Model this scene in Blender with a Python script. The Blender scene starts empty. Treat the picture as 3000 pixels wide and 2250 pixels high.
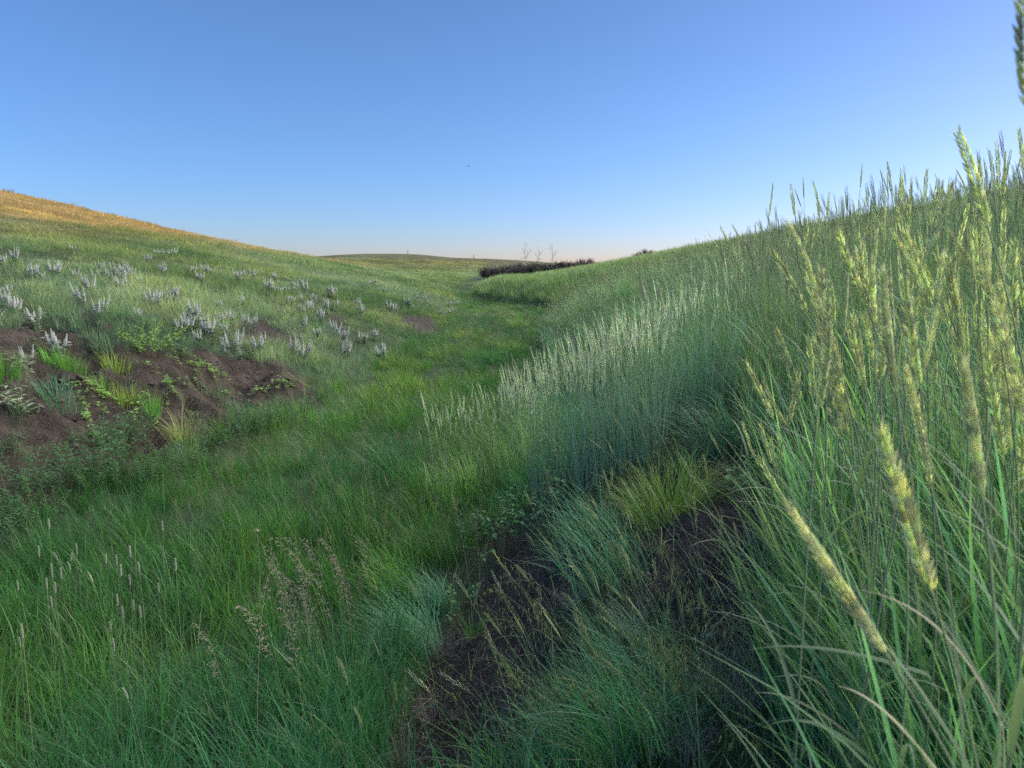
import bpy, math, random
import numpy as np
from mathutils import Vector, Matrix
random.seed(7)
rng = np.random.default_rng(11)
scene = bpy.context.scene
COL = scene.collection
R = math.radians
EYE = 1.8                          # eye height above the gully floor
PITCH = R(8.5)

# ------------------------------------------------------------ camera
cam = bpy.data.cameras.new('camera'); camo = bpy.data.objects.new('camera', cam)
COL.objects.link(camo); scene.camera = camo
camo.location = (0, 0, EYE); camo.rotation_euler = (R(90)-PITCH, 0, 0)
cam.sensor_width = 36; cam.lens = 36*2166/3000.0
cam.clip_start = .05; cam.clip_end = 3000
cam.dof.use_dof = True; cam.dof.focus_distance = 3.4; cam.dof.aperture_fstop = 8.5

# ------------------------------------------------------------ sky and sun
SUN_AZ, SUN_EL = R(75), R(3.4)     # azimuth to the right of the view, elevation
world = bpy.data.worlds.new("World"); scene.world = world; world.use_nodes = True
nt = world.node_tree; nt.nodes.clear()
sky = nt.nodes.new('ShaderNodeTexSky'); sky.sky_type = 'NISHITA'; sky.sun_disc = False
sky.sun_elevation = SUN_EL; sky.sun_rotation = SUN_AZ
sky.altitude = 1800; sky.air_density = .8; sky.dust_density = 2.5; sky.ozone_density = 4.0
bg = nt.nodes.new('ShaderNodeBackground'); bg.inputs['Strength'].default_value = .15
wo = nt.nodes.new('ShaderNodeOutputWorld')
wbn = nt.nodes.new('ShaderNodeMix'); wbn.data_type = 'RGBA'; wbn.blend_type = 'MULTIPLY'; wbn.inputs['Factor'].default_value = 1
wbn.inputs['B'].default_value = (1.66, .925, .83, 1)          # white balance of the whole sky
nt.links.new(sky.outputs[0], wbn.inputs['A']); gam = nt.nodes.new('ShaderNodeGamma'); gam.inputs[1].default_value = .9      # softer contrast over the whole sky, as the phone's picture has
nt.links.new(wbn.outputs['Result'], gam.inputs[0]); nt.links.new(gam.outputs[0], bg.inputs[0]); nt.links.new(bg.outputs[0], wo.inputs[0])
sl = bpy.data.lights.new('sun', 'SUN'); sl.energy = 2.5; sl.angle = R(140); sl.color = (1, .90, .70)       # low sun spread wide as soft fill for the shade, standing in for evening glow
so = bpy.data.objects.new('sun', sl); COL.objects.link(so)
sd = Vector((math.sin(SUN_AZ)*math.cos(SUN_EL), math.cos(SUN_AZ)*math.cos(SUN_EL), math.sin(SUN_EL)))
so.rotation_euler = sd.to_track_quat('Z', 'Y').to_euler()
so.location = (60, 10, 40)
vs = scene.view_settings
vs.view_transform = 'Standard'; vs.look = 'None'; vs.gamma = 1; vs.use_curve_mapping = False
vs.exposure = 1.98
cy = scene.cycles
cy.max_bounces = 4; cy.diffuse_bounces = 4; cy.glossy_bounces = 2; cy.transmission_bounces = 3; cy.transparent_max_bounces = 4
cy.caustics_reflective = False; cy.caustics_refractive = False
cy.use_light_tree = False; cy.use_denoising = False      # keeps every blade crisp
cy.use_adaptive_sampling = True; cy.adaptive_threshold = .012
# ------------------------------------------------------------ camera numbers
FPX = 2166.0                       # focal length in pixels of a 3000 px wide frame


SP, CP = math.sin(PITCH), math.cos(PITCH)

def noise2(x, y, seed=0):
    """smooth value noise, about -1..1"""
    x = np.asarray(x, float); y = np.asarray(y, float)
    xi = np.floor(x).astype(np.int64); yi = np.floor(y).astype(np.int64)
    fx = x - xi; fy = y - yi
    fx = fx*fx*(3-2*fx); fy = fy*fy*(3-2*fy)
    def h(a, b):
        n = (a*374761393 + b*668265263 + seed*1442695041) & 0x7fffffff
        n = ((n ^ (n >> 13))*1274126177) & 0x7fffffff
        n = n ^ (n >> 16)
        return (n & 0xffff)/32767.5 - 1.0
    return ((h(xi, yi)*(1-fx) + h(xi+1, yi)*fx)*(1-fy) + (h(xi, yi+1)*(1-fx) + h(xi+1, yi+1)*fx)*fy)

def fbm(x, y, seed=0, octaves=4, gain=.5):
    s = 0; a = 1.0
    for o in range(octaves):
        s = s + a*noise2(x*2**o + 13.7*o, y*2**o - 7.1*o, seed+o)
        a *= gain
    return s

def sstep(a, b, x):
    t = np.clip((x-a)/(b-a), 0, 1)
    return t*t*(3-2*t)

def smooth_table(xs, ys, lo, hi, n, width):
    g = np.linspace(lo, hi, n); v = np.interp(g, xs, ys)
    k = max(3, int(width/(hi-lo)*n)) | 1
    w = np.hanning(k+2)[1:-1]; w /= w.sum()
    vp = np.concatenate([np.full(k//2, v[0]), v, np.full(k//2, v[-1])])
    return g, np.convolve(vp, w, 'valid')

XL = smooth_table([-20, 0, 4, 7, 12, 20, 34, 44, 52, 70, 100, 200], [-3.6, -3.4, -3.0, -2.3, -2.0, -1.9, -2.3, -3.2, -4.0, -5, -6, -6], -20, 200, 1100, 4)
XR = smooth_table([-20, 0, 3, 6, 10, 20, 26, 30, 34, 40, 48, 56, 80, 120, 200], [-.5, -.35, -.25, 0.0, .3, .5, 1.4, 2.6, 1.8, 0, -2.3, -3.0, -2, 0, 6], -20, 200, 1100, 3)
PLn = smooth_table([-1, 0, .25, 1.9, 2.6, 6.5, 17, 37, 48, 80, 160], [-1.75, -1.72, -1.5, -.62, -.48, 0.02, 2.2, 6.7, 7.8, 8.4, 7.0], -1, 160, 3220, .5)
PLf = smooth_table([-1, 0, .6, 3.0, 6.5, 17, 37, 48, 80, 160], [-1.75, -1.7, -1.45, -.62, 0.0, 2.2, 6.7, 7.8, 8.4, 7.0], -1, 160, 3220, 1.2)
PR = smooth_table([-1, 0, .3, 1.0, 1.8, 3.2, 6, 12, 25, 33, 60, 160], [-1.75, -1.72, -1.5, -1.08, -.72, -.25, .35, 1.5, 3.85, 4.55, 4.3, 2.0], -1, 160, 3220, .5)
HL = ([-50, 55, 75, 95, 126, 160, 220, 400], [1, 1, .92, .80, .52, .30, .25, .2])
HR = ([-50, 40, 60, 85, 110, 180, 300], [1.12, 1.02, .9, .68, .52, .35, .2])
FL = ([-30, 45, 60, 90, 120, 170], [0, 0, .3, .8, 1.15, 1.7])

def tb(t, x): return np.interp(x, t[0], t[1])

def d_left(x, y): return tb(XL, y) - x
def d_right(x, y): return x - tb(XR, y)

PITS = []          # (x, y, radius, depth)

def height(x, y, detail=True):
    x = np.asarray(x, float); y = np.asarray(y, float)
    dl = d_left(x, y); dr = d_right(x, y)
    w = fbm(x*.35, y*.35, 5, 3)
    dl2 = dl + .18*w*sstep(0, .4, dl); dr2 = dr + .12*w*sstep(0, .5, dr)
    near = sstep(13, 8, y)
    zl = tb(PLn, dl2)*near + tb(PLf, dl2)*(1-near)
    zr = np.minimum(tb(PR, dr2), np.maximum(tb(PR, x - .3 + .12*w*sstep(0, .5, dr)), -.55 - .2*sstep(55, 75, y)))
    hl = np.interp(y, *HL); hr = np.interp(y, *HR)
    zl = np.where(zl > -.5, -.5 + (zl+.5)*hl, zl)
    zr = np.where(zr > -.5, -.5 + (zr+.5)*hr, zr)
    fl = np.interp(y, *FL)
    z = np.maximum(zl, zr)
    lift = np.clip(fl, 0, 1.8)
    z = np.where(z < -.1, z + lift*np.clip((-.1-z)/1.65, 0, 1), z)
    # far cross ridge closing the valley
    r1 = 4.5*np.exp(-((x+20)/52.)**2 - ((y-215)/40.)**2)
    r2 = 2.7*np.exp(-((x-30)/70.)**2 - ((y-235)/45.)**2)
    z = z + sstep(110, 190, y)*(np.maximum(r1, r2))
    far = sstep(25, 80, np.hypot(x, y))
    z = z + (.25*fbm(x*.07, y*.07, 21, 3) + .5*fbm(x*.025, y*.025, 22, 2))*far*sstep(6, 18, np.maximum(dl, dr))
    z = z + .035*fbm(x*1.3, y*1.3, 31, 3)
    if detail:
        z = z + .012*fbm(x*6, y*6, 41, 3)
        bank = sstep(.05, .5, dl)*sstep(3.0, 1.9, dl)*sstep(11, 8.5, y)*sstep(-3, 0, y)
        e = fbm(x*1.9, y*2.6, 51, 5, .55)
        z = z + bank*(.12*e - .10*np.abs(noise2(x*2.2+9, y*3.1, 61)) - .035*np.abs(fbm(x*5.5, y*6.5, 63, 3, .6)) + .014*fbm(x*14, y*14, 65, 2, .6))
        rb = sstep(.1, .4, dr)*sstep(2.4, 1.2, dr)*sstep(6, 4, y)
        z = z + rb*(.03*fbm(x*4, y*4, 71, 4, .6) + .008*fbm(x*16, y*16, 73, 2))
    for (px, py, pr, pd) in PITS:
        q = np.hypot(x-px, y-py)/pr
        z = z - pd*np.exp(-q**4)
    return z + EYE      # world: gully floor about z = 0, eye at z = EYE

def ray(u, v):
    a = (u-1500.)/FPX; b = (1125.-v)/FPX
    return np.array([a, CP + b*SP, -SP + b*CP])

_T = np.geomspace(.35, 420, 2600)
def at(u, v, lift=0.0):
    """point of the ground seen at photo pixel (u, v)"""
    d = ray(u, v)
    P = d[None, :]*_T[:, None]
    g = P[:, 2] + EYE - height(P[:, 0], P[:, 1], False) - lift
    k = np.argmax(g < 0)
    if g[k] >= 0: return None
    lo, hi = _T[max(k-1, 0)], _T[k]
    for _ in range(30):
        m = .5*(lo+hi); p = d*m
        if p[2]+EYE-float(height(p[0], p[1], False))-lift < 0: hi = m
        else: lo = m
    p = d*hi
    return np.array([p[0], p[1], float(height(p[0], p[1]))])

def project(x, y, z):
    zz = z-EYE
    f = y*CP - zz*SP; up = y*SP + zz*CP
    f = np.where(f < .05, .05, f)
    return 1500 + FPX*x/f, 1125 - FPX*up/f

def inpoly(u, v, poly):
    u = np.asarray(u); v = np.asarray(v)
    r = np.zeros(u.shape, bool); n = len(poly)
    for i in range(n):
        x1, y1 = poly[i]; x2, y2 = poly[(i+1) % n]
        c = ((y1 > v) != (y2 > v)) & (u < (x2-x1)*(v-y1)/((y2-y1) if y2 != y1 else 1e-9) + x1)
        r ^= c
    return r

# ------------------------------------------------------------ tagging helpers
def tag(o, label=None, cat=None, group=None, kind=None):
    if label: o['label'] = label
    if cat: o['category'] = cat
    if group: o['group'] = group
    if kind: o['kind'] = kind
    return o

def empty(name, loc, rz=0.0, label=None, cat=None, group=None):
    o = bpy.data.objects.new(name, None); COL.objects.link(o)
    o.empty_display_size = .05
    o.location = loc; o.rotation_euler = (0, 0, rz)
    return tag(o, label, cat, group)

def put(name, me, parent=None, loc=None, rot=None, scale=None):
    o = bpy.data.objects.new(name, me); COL.objects.link(o)
    if parent is not None: o.parent = parent
    if loc is not None: o.location = loc
    if rot is not None: o.rotation_euler = rot
    if scale is not None: o.scale = scale if hasattr(scale, '__len__') else (scale,)*3
    return o

# ------------------------------------------------------------ plant colours
def C(r, g, b, k=2.3):
    """own (base) colour of a plant that reads as sRGB r, g, b in the soft evening light"""
    l = np.array([((c/255+.055)/1.055)**2.4 for c in (r, g, b)])
    a = l/np.array([1.0, 1.0, 1.15])*k
    return a*min(1.0, .5/a.max())

# ------------------------------------------------------------ mesh accumulator
class MB:
    """collects ribbons, tubes, leaves; one colour per vertex (the plant's own hue)"""
    def __init__(s): s.v = []; s.f = []; s.c = []; s.n = 0
    def add(s, V, F, c):
        V = np.asarray(V, float); s.v.append(V)
        c = np.asarray(c, float)
        s.c.append(np.broadcast_to(c, (len(V), 3)) if c.ndim == 1 else c)
        s.f.extend([tuple(i+s.n for i in f) for f in F]); s.n += len(V)
    def ribbon(s, P, W, side, c, fold=0.0):
        P = np.asarray(P, float); W = np.asarray(W, float)[:, None]; k = len(P)
        side = np.asarray(side, float)
        if side.ndim == 1: side = np.broadcast_to(side, P.shape)
        if fold:
            T = np.gradient(P, axis=0); N = np.cross(T, side); N /= np.linalg.norm(N, axis=1)[:, None]+1e-9
            V = np.empty((3*k, 3)); V[0::3] = P-side*W+N*W*fold; V[1::3] = P; V[2::3] = P+side*W+N*W*fold
            F = []
            for i in range(k-1):
                a = 3*i; F += [(a, a+1, a+4, a+3), (a+1, a+2, a+5, a+4)]
            cc = np.repeat(c, 3, axis=0) if np.ndim(c) == 2 else c
        else:
            V = np.empty((2*k, 3)); V[0::2] = P-side*W; V[1::2] = P+side*W
            F = [(2*i, 2*i+1, 2*i+3, 2*i+2) for i in range(k-1)]
            cc = np.repeat(c, 2, axis=0) if np.ndim(c) == 2 else c
        s.add(V, F, cc)
    def tube(s, P, r, c, n=4):
        P = np.asarray(P, float); k = len(P); r = np.broadcast_to(np.asarray(r, float), (k,))
        T = np.gradient(P, axis=0); T /= np.linalg.norm(T, axis=1)[:, None]+1e-9
        ref = np.array([.31, .95, .05]) if abs(T[0, 2]) > .6 else np.array([0, 0, 1.])
        A = np.cross(T, ref); A /= np.linalg.norm(A, axis=1)[:, None]+1e-9; B = np.cross(T, A)
        an = np.arange(n)*2*math.pi/n
        V = (P[:, None, :] + r[:, None, None]*(A[:, None, :]*np.cos(an)[None, :, None] + B[:, None, :]*np.sin(an)[None, :, None])).reshape(-1, 3)
        F = [(i*n+j, i*n+(j+1) % n, (i+1)*n+(j+1) % n, (i+1)*n+j) for i in range(k-1) for j in range(n)]
        cc = np.repeat(c, n, axis=0) if np.ndim(c) == 2 else c
        s.add(V, F, cc)
    def lemon(s, p, d, L, w, c, n=5, flat=.7, up=None):
        """a pointed grain from p along d"""
        d = np.asarray(d, float); d = d/(np.linalg.norm(d)+1e-9)
        up = np.array([.2, .3, .93]) if up is None else up
        a = np.cross(d, up); a /= np.linalg.norm(a)+1e-9; b = np.cross(d, a)
        V = [p]
        for t, q in ((.28, .9), (.62, .8)):
            for j in range(n):
                an = j*2*math.pi/n
                V.append(p + d*L*t + w*.5*q*(a*math.cos(an) + b*flat*math.sin(an)))
        V.append(p + d*L)
        F = [(0, 1+(j+1) % n, 1+j) for j in range(n)]
        F += [(1+j, 1+(j+1) % n, 1+n+(j+1) % n, 1+n+j) for j in range(n)]
        F += [(1+n+j, 1+n+(j+1) % n, 1+2*n) for j in range(n)]
        s.add(V, F, c)
    def leaf(s, p, d, L, w, c, up=(0, 0, 1), fold=.18, curl=.1):
        """an oval leaf blade, folded a little at the midrib"""
        d = np.asarray(d, float); d /= np.linalg.norm(d)+1e-9
        a = np.cross(d, np.asarray(up, float)); q = np.linalg.norm(a)
        a = a/q if q > 1e-4 else np.array([1., 0, 0]); b = np.cross(a, d)
        V = [p, p+d*L*.35-b*curl*L*.1, p+d*L*.7-b*curl*L*.5, p+d*L-b*curl*L*1.2]
        for t, q in ((.3, .5), (.68, .42)):
            for sgn in (-1, 1): V.append(p + d*L*t + a*sgn*w*q + b*(fold*w-curl*L*t*t*.7))
        F = [(0, 1, 4), (0, 5, 1), (1, 2, 6, 4), (1, 5, 7, 2), (2, 3, 6), (2, 7, 3)]
        s.add(V, F, c)
    def mesh(s, name, mat, smooth=True):
        me = bpy.data.meshes.new(name)
        V = np.concatenate(s.v) if s.v else np.zeros((0, 3))
        me.from_pydata(V.tolist(), [], s.f)
        at_ = me.attributes.new('col', 'FLOAT_COLOR', 'POINT')
        C = np.ones((len(V), 4)); C[:, :3] = np.concatenate(s.c)
        at_.data.foreach_set('color', C.ravel())
        if smooth: me.polygons.foreach_set('use_smooth', [True]*len(me.polygons))
        me.materials.append(mat); me.update()
        return me

def blade(mb, base, az, L, lean, curve, w, c, seg=5, fold=0.0, droop=0.0):
    """one grass blade: starts `lean` off the vertical, bends by `curve` on the way up"""
    P = [np.array(base, float)]; h = np.array([math.cos(az), math.sin(az), 0])
    for i in range(seg):
        t = (i+.5)/seg; a = lean + curve*t**1.5 + droop*max(0, t-.6)*2.5
        P.append(P[-1] + (h*math.sin(a) + np.array([0, 0, 1.])*math.cos(a))*L/seg)
    t = np.linspace(0, 1, seg+1)
    W = w*.5*np.clip(np.minimum(.65+t*1.4, 1.0)*(1-t**2.2), .04, 1)
    tw = random.uniform(-.6, .6)
    side = np.array([-math.sin(az+tw), math.cos(az+tw), 0])
    c = np.asarray(c, float)
    cc = c[None, :]*(1 + (t[:, None]-.5)*np.array([.35, .18, .1]))
    mb.ribbon(P, W, side, cc, fold)
    return P

# ------------------------------------------------------------ materials
def newmat(name):
    m = bpy.data.materials.new(name); m.use_nodes = True
    m.node_tree.nodes.clear(); return m, m.node_tree.nodes, m.node_tree.links

def veg(name, base=None, rough=.5, spec=.3, trans=.28, jitter=.18, gain=1.0, sheen=.35):
    """leaf material; base None: colour comes with each instance ('tint')"""
    m, N, L = newmat(name)
    out = N.new('ShaderNodeOutputMaterial')
    col = N.new('ShaderNodeAttribute'); col.attribute_name = 'col'
    if base is None:
        t = N.new('ShaderNodeAttribute'); t.attribute_type = 'INSTANCER'; t.attribute_name = 'tint'; src = t.outputs['Color']
    else:
        t = N.new('ShaderNodeRGB'); t.outputs[0].default_value = (*base, 1); src = t.outputs[0]
    mul = N.new('ShaderNodeMix'); mul.data_type = 'RGBA'; mul.blend_type = 'MULTIPLY'; mul.inputs['Factor'].default_value = 1
    L.new(src, mul.inputs['A']); L.new(col.outputs['Color'], mul.inputs['B'])
    oi = N.new('ShaderNodeObjectInfo'); mr = N.new('ShaderNodeMapRange')
    mr.inputs['To Min'].default_value = (1-jitter)*gain; mr.inputs['To Max'].default_value = (1+jitter)*gain
    L.new(oi.outputs['Random'], mr.inputs['Value'])
    hs = N.new('ShaderNodeHueSaturation'); hs.inputs['Value'].default_value = 1; L.new(mul.outputs['Result'], hs.inputs['Color']); L.new(mr.outputs[0], hs.inputs['Value'])
    p = N.new('ShaderNodeBsdfPrincipled'); p.inputs['Roughness'].default_value = rough
    p.inputs['Specular IOR Level'].default_value = spec
    p.inputs['Sheen Weight'].default_value = sheen; p.inputs['Sheen Roughness'].default_value = .45      # waxy bloom
    L.new(hs.outputs[0], p.inputs['Base Color'])
    tr = N.new('ShaderNodeBsdfTranslucent')
    tm = N.new('ShaderNodeMix'); tm.data_type = 'RGBA'; tm.blend_type = 'MULTIPLY'; tm.inputs['Factor'].default_value = 1
    L.new(hs.outputs[0], tm.inputs['A']); tm.inputs['B'].default_value = (1.25, 1.3, .7, 1); L.new(tm.outputs['Result'], tr.inputs['Color'])
    mx = N.new('ShaderNodeMixShader'); mx.inputs[0].default_value = trans
    L.new(p.outputs[0], mx.inputs[1]); L.new(tr.outputs[0], mx.inputs[2]); L.new(mx.outputs[0], out.inputs[0])
    return m

def plain(name, base, rough=.8, var=.25, scale=30.0):
    m, N, L = newmat(name)
    out = N.new('ShaderNodeOutputMaterial'); p = N.new('ShaderNodeBsdfPrincipled')
    no = N.new('ShaderNodeTexNoise'); no.inputs['Scale'].default_value = scale; no.inputs['Detail'].default_value = 5
    tc = N.new('ShaderNodeTexCoord'); L.new(tc.outputs['Object'], no.inputs['Vector'])
    cr = N.new('ShaderNodeValToRGB')
    cr.color_ramp.elements[0].color = (*[b*(1-var) for b in base], 1); cr.color_ramp.elements[1].color = (*[b*(1+var) for b in base], 1)
    cr.color_ramp.elements[0].position = .3; cr.color_ramp.elements[1].position = .7
    L.new(no.outputs[0], cr.inputs[0]); L.new(cr.outputs[0], p.inputs['Base Color'])
    p.inputs['Roughness'].default_value = rough; p.inputs['Specular IOR Level'].default_value = .2
    L.new(p.outputs[0], out.inputs[0]); return m

def ground_material():
    m, N, L = newmat('earth_and_thatch')
    out = N.new('ShaderNodeOutputMaterial'); p = N.new('ShaderNodeBsdfPrincipled')
    geo = N.new('ShaderNodeNewGeometry')
    def attr(n):
        a = N.new('ShaderNodeAttribute'); a.attribute_name = n; return a
    def noise(sc, det, rough=.6):
        n = N.new('ShaderNodeTexNoise'); n.inputs['Scale'].default_value = sc; n.inputs['Detail'].default_value = det
        n.inputs['Roughness'].default_value = rough; L.new(geo.outputs['Position'], n.inputs['Vector']); return n
    def ramp(src, stops):
        r = N.new('ShaderNodeValToRGB'); e = r.color_ramp.elements
        e[0].position, e[0].color = stops[0][0], (*stops[0][1], 1); e[1].position, e[1].color = stops[-1][0], (*stops[-1][1], 1)
        for q, c in stops[1:-1]:
            x = e.new(q); x.color = (*c, 1)
        L.new(src, r.inputs[0]); return r
    def mix(f, a, b):
        x = N.new('ShaderNodeMix'); x.data_type = 'RGBA'; L.new(f, x.inputs['Factor']); L.new(a, x.inputs['A']); L.new(b, x.inputs['B'])
        return x.outputs['Result']
    n1 = noise(4.5, 10, .72); n2 = noise(22, 7); n3 = noise(95, 4)
    black = ramp(n2.outputs[0], [(.3, (.038, .035, .036)), (.55, (.070, .066, .068)), (.75, (.13, .122, .12))])
    brown = ramp(n1.outputs[0], [(.28, (.034, .030, .028)), (.46, (.088, .077, .069)), (.60, (.14, .122, .108)), (.8, (.26, .23, .205))])
    fine = ramp(n3.outputs[0], [(.35, (.75, .75, .75)), (.7, (1.25, 1.22, 1.18))])
    tone = attr('tone'); soil = attr('soil'); thatch = attr('thatch')
    earth = mix(tone.outputs['Fac'], black.outputs[0], brown.outputs[0])
    mu = N.new('ShaderNodeMix'); mu.data_type = 'RGBA'; mu.blend_type = 'MULTIPLY'; mu.inputs['Factor'].default_value = 1
    L.new(earth, mu.inputs['A']); L.new(fine.outputs[0], mu.inputs['B'])
    mu2 = N.new('ShaderNodeMix'); mu2.data_type = 'RGBA'; mu2.blend_type = 'MULTIPLY'; mu2.inputs['Factor'].default_value = 1
    L.new(thatch.outputs['Color'], mu2.inputs['A']); L.new(fine.outputs[0], mu2.inputs['B'])
    L.new(mix(soil.outputs['Fac'], mu2.outputs['Result'], mu.outputs['Result']), p.inputs['Base Color'])
    p.inputs['Roughness'].default_value = .9; p.inputs['Specular IOR Level'].default_value = .15
    nb = noise(40, 8, .65); bp = N.new('ShaderNodeBump'); bp.inputs['Strength'].default_value = 1; bp.inputs['Distance'].default_value = .06
    L.new(nb.outputs[0], bp.inputs['Height']); L.new(bp.outputs[0], p.inputs['Normal'])
    L.new(p.outputs[0], out.inputs[0]); return m

# ------------------------------------------------------------ where bare earth shows (outlines in photo pixels, laid onto the ground)
LEFT_SOIL = [(-300, 960), (0, 965), (150, 958), (240, 1000), (310, 1012), (330, 985), (480, 1020), (640, 1045), (780, 1055), (880, 1105), (930, 1140),
             (860, 1185), (760, 1205), (700, 1260), (620, 1290), (560, 1270), (500, 1310), (430, 1385), (330, 1425), (120, 1485), (0, 1505), (-300, 1560)]
SMALL_SOIL = [[(680, 945), (760, 940), (830, 970), (890, 1005), (860, 1025), (760, 1010), (700, 985)],
              [(945, 925), (985, 920), (1020, 960), (1050, 1000), (1000, 1000), (960, 965)],
              [(1185, 920), (1260, 925), (1290, 960), (1275, 990), (1215, 985), (1190, 955)],
              [(210, 905), (270, 915), (325, 950), (300, 965), (250, 945)],
              [(410, 850), (470, 855), (460, 872), (415, 868)], [(500, 885), (545, 895), (535, 915), (505, 910)],
              [(60, 865), (110, 885), (95, 905), (60, 890)], [(870, 1160), (930, 1150), (940, 1185), (880, 1210)],
              [(1590, 990), (1720, 985), (1800, 1000), (1780, 1040), (1600, 1020)]]
RIGHT_SOIL = [[(1500, 1560), (1660, 1620), (1700, 1740), (1620, 1820), (1620, 1920), (1530, 2040), (1480, 2140), (1450, 2250), (1440, 2500), (1120, 2500), (1180, 2250), (1190, 2060), (1280, 1930), (1300, 1840), (1400, 1720)],
              [(1930, 1560), (2060, 1510), (2180, 1430), (2290, 1490), (2290, 1700), (2240, 1840), (2120, 1960), (1990, 1820), (1880, 1800), (1800, 1760), (1850, 1640)],
              [(2000, 1290), (2160, 1230), (2200, 1330), (2120, 1400), (2000, 1370)]]

def soil_mask(x, y, z):
    """(bare earth 0..1, brown tone 0..1)"""
    u, v = project(x, y, z)
    w = 30*fbm(x*2.3, y*2.3, 91, 3); w2 = 24*fbm(x*2.3+5, y*2.3, 92, 3)
    ok = (y > .4) & (y < 45)
    m = np.zeros(np.shape(x)); tone = np.zeros(np.shape(x))
    a = inpoly(u+w, v+w2, LEFT_SOIL) & ok & (x < 0)
    a2 = a.copy()
    for pl in SMALL_SOIL: a |= inpoly(u+w*.5, v+w2*.4, pl) & ok
    m[a] = 1; tone[a2] = 1; tone[a & ~a2] = .45
    for pl in RIGHT_SOIL: m[inpoly(u+w, v+w2, pl) & ok & (x > -1)] = 1
    # the outline is only known inside the frame: carry the bank on beyond its left edge
    dl = d_left(x, y)
    off = (u < 0) & (dl > .15) & (dl < 1.9+.3*fbm(x, y, 93, 3)) & (y > -6) & (y < 8)
    m[off] = 1; tone[off] = 1
    return m, tone

# ------------------------------------------------------------ ground sheet
PH = at(178, 1222); PITS.append((PH[0], PH[1], .10, .22))
PH2 = at(640, 1140); PITS.append((PH2[0], PH2[1], .09, .14))
PH3 = at(545, 1140); PITS.append((PH3[0], PH3[1], .08, .10))
def axis(segs):
    o = []
    for a, b, n in segs: o.extend(np.linspace(a, b, n, endpoint=False))
    o.append(segs[-1][1]); return np.array(o)
def geo_axis(a, b, n): return a + (b-a)*((np.geomspace(1, 40, n)-1)/39)
gx = np.concatenate([-geo_axis(8, 620, 70)[::-1], axis([(-8, -5.6, 34), (-5.6, -2, 104), (-2, 2.4, 112), (2.4, 6, 40)])[1:-1], geo_axis(6, 620, 66)])
gy = np.concatenate([-geo_axis(1.5, 300, 26)[::-1], axis([(-1.5, 1, 26), (1, 3.5, 72), (3.5, 9.5, 150), (9.5, 16, 60), (16, 40, 90)])[1:-1], geo_axis(40, 900, 130)])
GX, GY = np.meshgrid(gx, gy); GZ = height(GX, GY)
SM, TN = soil_mask(GX.ravel(), GY.ravel(), GZ.ravel())
SM = SM.reshape(GX.shape); TN = TN.reshape(GX.shape)
def blur(a):
    b = a.copy(); b[1:-1, 1:-1] = (a[1:-1, 1:-1]*2 + a[:-2, 1:-1] + a[2:, 1:-1] + a[1:-1, :-2] + a[1:-1, 2:])/6; return b
SMb = blur(blur(SM)); TNb = blur(blur(TN))

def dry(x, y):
    """how far the hill turns straw: dry grass, plus the sunlit hilltop painted in (0..1)"""
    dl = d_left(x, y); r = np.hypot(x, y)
    a = np.maximum(sstep(14.6, 17.5, dl + 1.6*fbm(x*.12, y*.12, 95, 3)),   .5*sstep(9, 15, dl + 2.0*fbm(x*.12, y*.12, 97, 3)))  # first band paints the sunlit hilltop as straw, second is tan dry grass
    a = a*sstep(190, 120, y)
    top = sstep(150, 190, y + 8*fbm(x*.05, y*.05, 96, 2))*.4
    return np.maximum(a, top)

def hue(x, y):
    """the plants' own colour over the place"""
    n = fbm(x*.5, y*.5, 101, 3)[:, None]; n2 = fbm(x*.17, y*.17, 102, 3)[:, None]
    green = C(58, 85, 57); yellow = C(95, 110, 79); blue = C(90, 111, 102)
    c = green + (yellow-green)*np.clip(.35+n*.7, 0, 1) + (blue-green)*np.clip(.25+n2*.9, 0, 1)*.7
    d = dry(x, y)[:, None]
    straw = np.array([.45, .35, .175])*(1 + .25*fbm(x*.8, y*.8, 103, 3)[:, None])  # dry grass tone that also carries the painted low sun
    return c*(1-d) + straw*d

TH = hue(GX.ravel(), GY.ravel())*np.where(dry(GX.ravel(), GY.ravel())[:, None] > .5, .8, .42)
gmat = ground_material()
nxg, nyg = len(gx), len(gy)
idx = np.arange(nxg*nyg).reshape(nyg, nxg)
quads = np.stack([idx[:-1, :-1], idx[:-1, 1:], idx[1:, 1:], idx[1:, :-1]], -1).reshape(-1, 4)
qc_x = GX.ravel()[quads].mean(1); qc_y = GY.ravel()[quads].mean(1)
q_soil = SM.ravel()[quads].mean(1); q_tone = TN.ravel()[quads].mean(1)
qdl = d_left(qc_x, qc_y); qdr = d_right(qc_x, qc_y)
soil_faces = (q_soil > .5) & (q_tone > .5) & (qdl < 3.2)
left_faces = (qdl > 2.0) & ~soil_faces & (qc_y < 150)
right_faces = (qdr > .8) & ~soil_faces & (qc_y < 150)
floor_faces = ~(soil_faces | left_faces | right_faces) & (qc_y < 100)
far_faces = ~(soil_faces | left_faces | right_faces | floor_faces)
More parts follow.
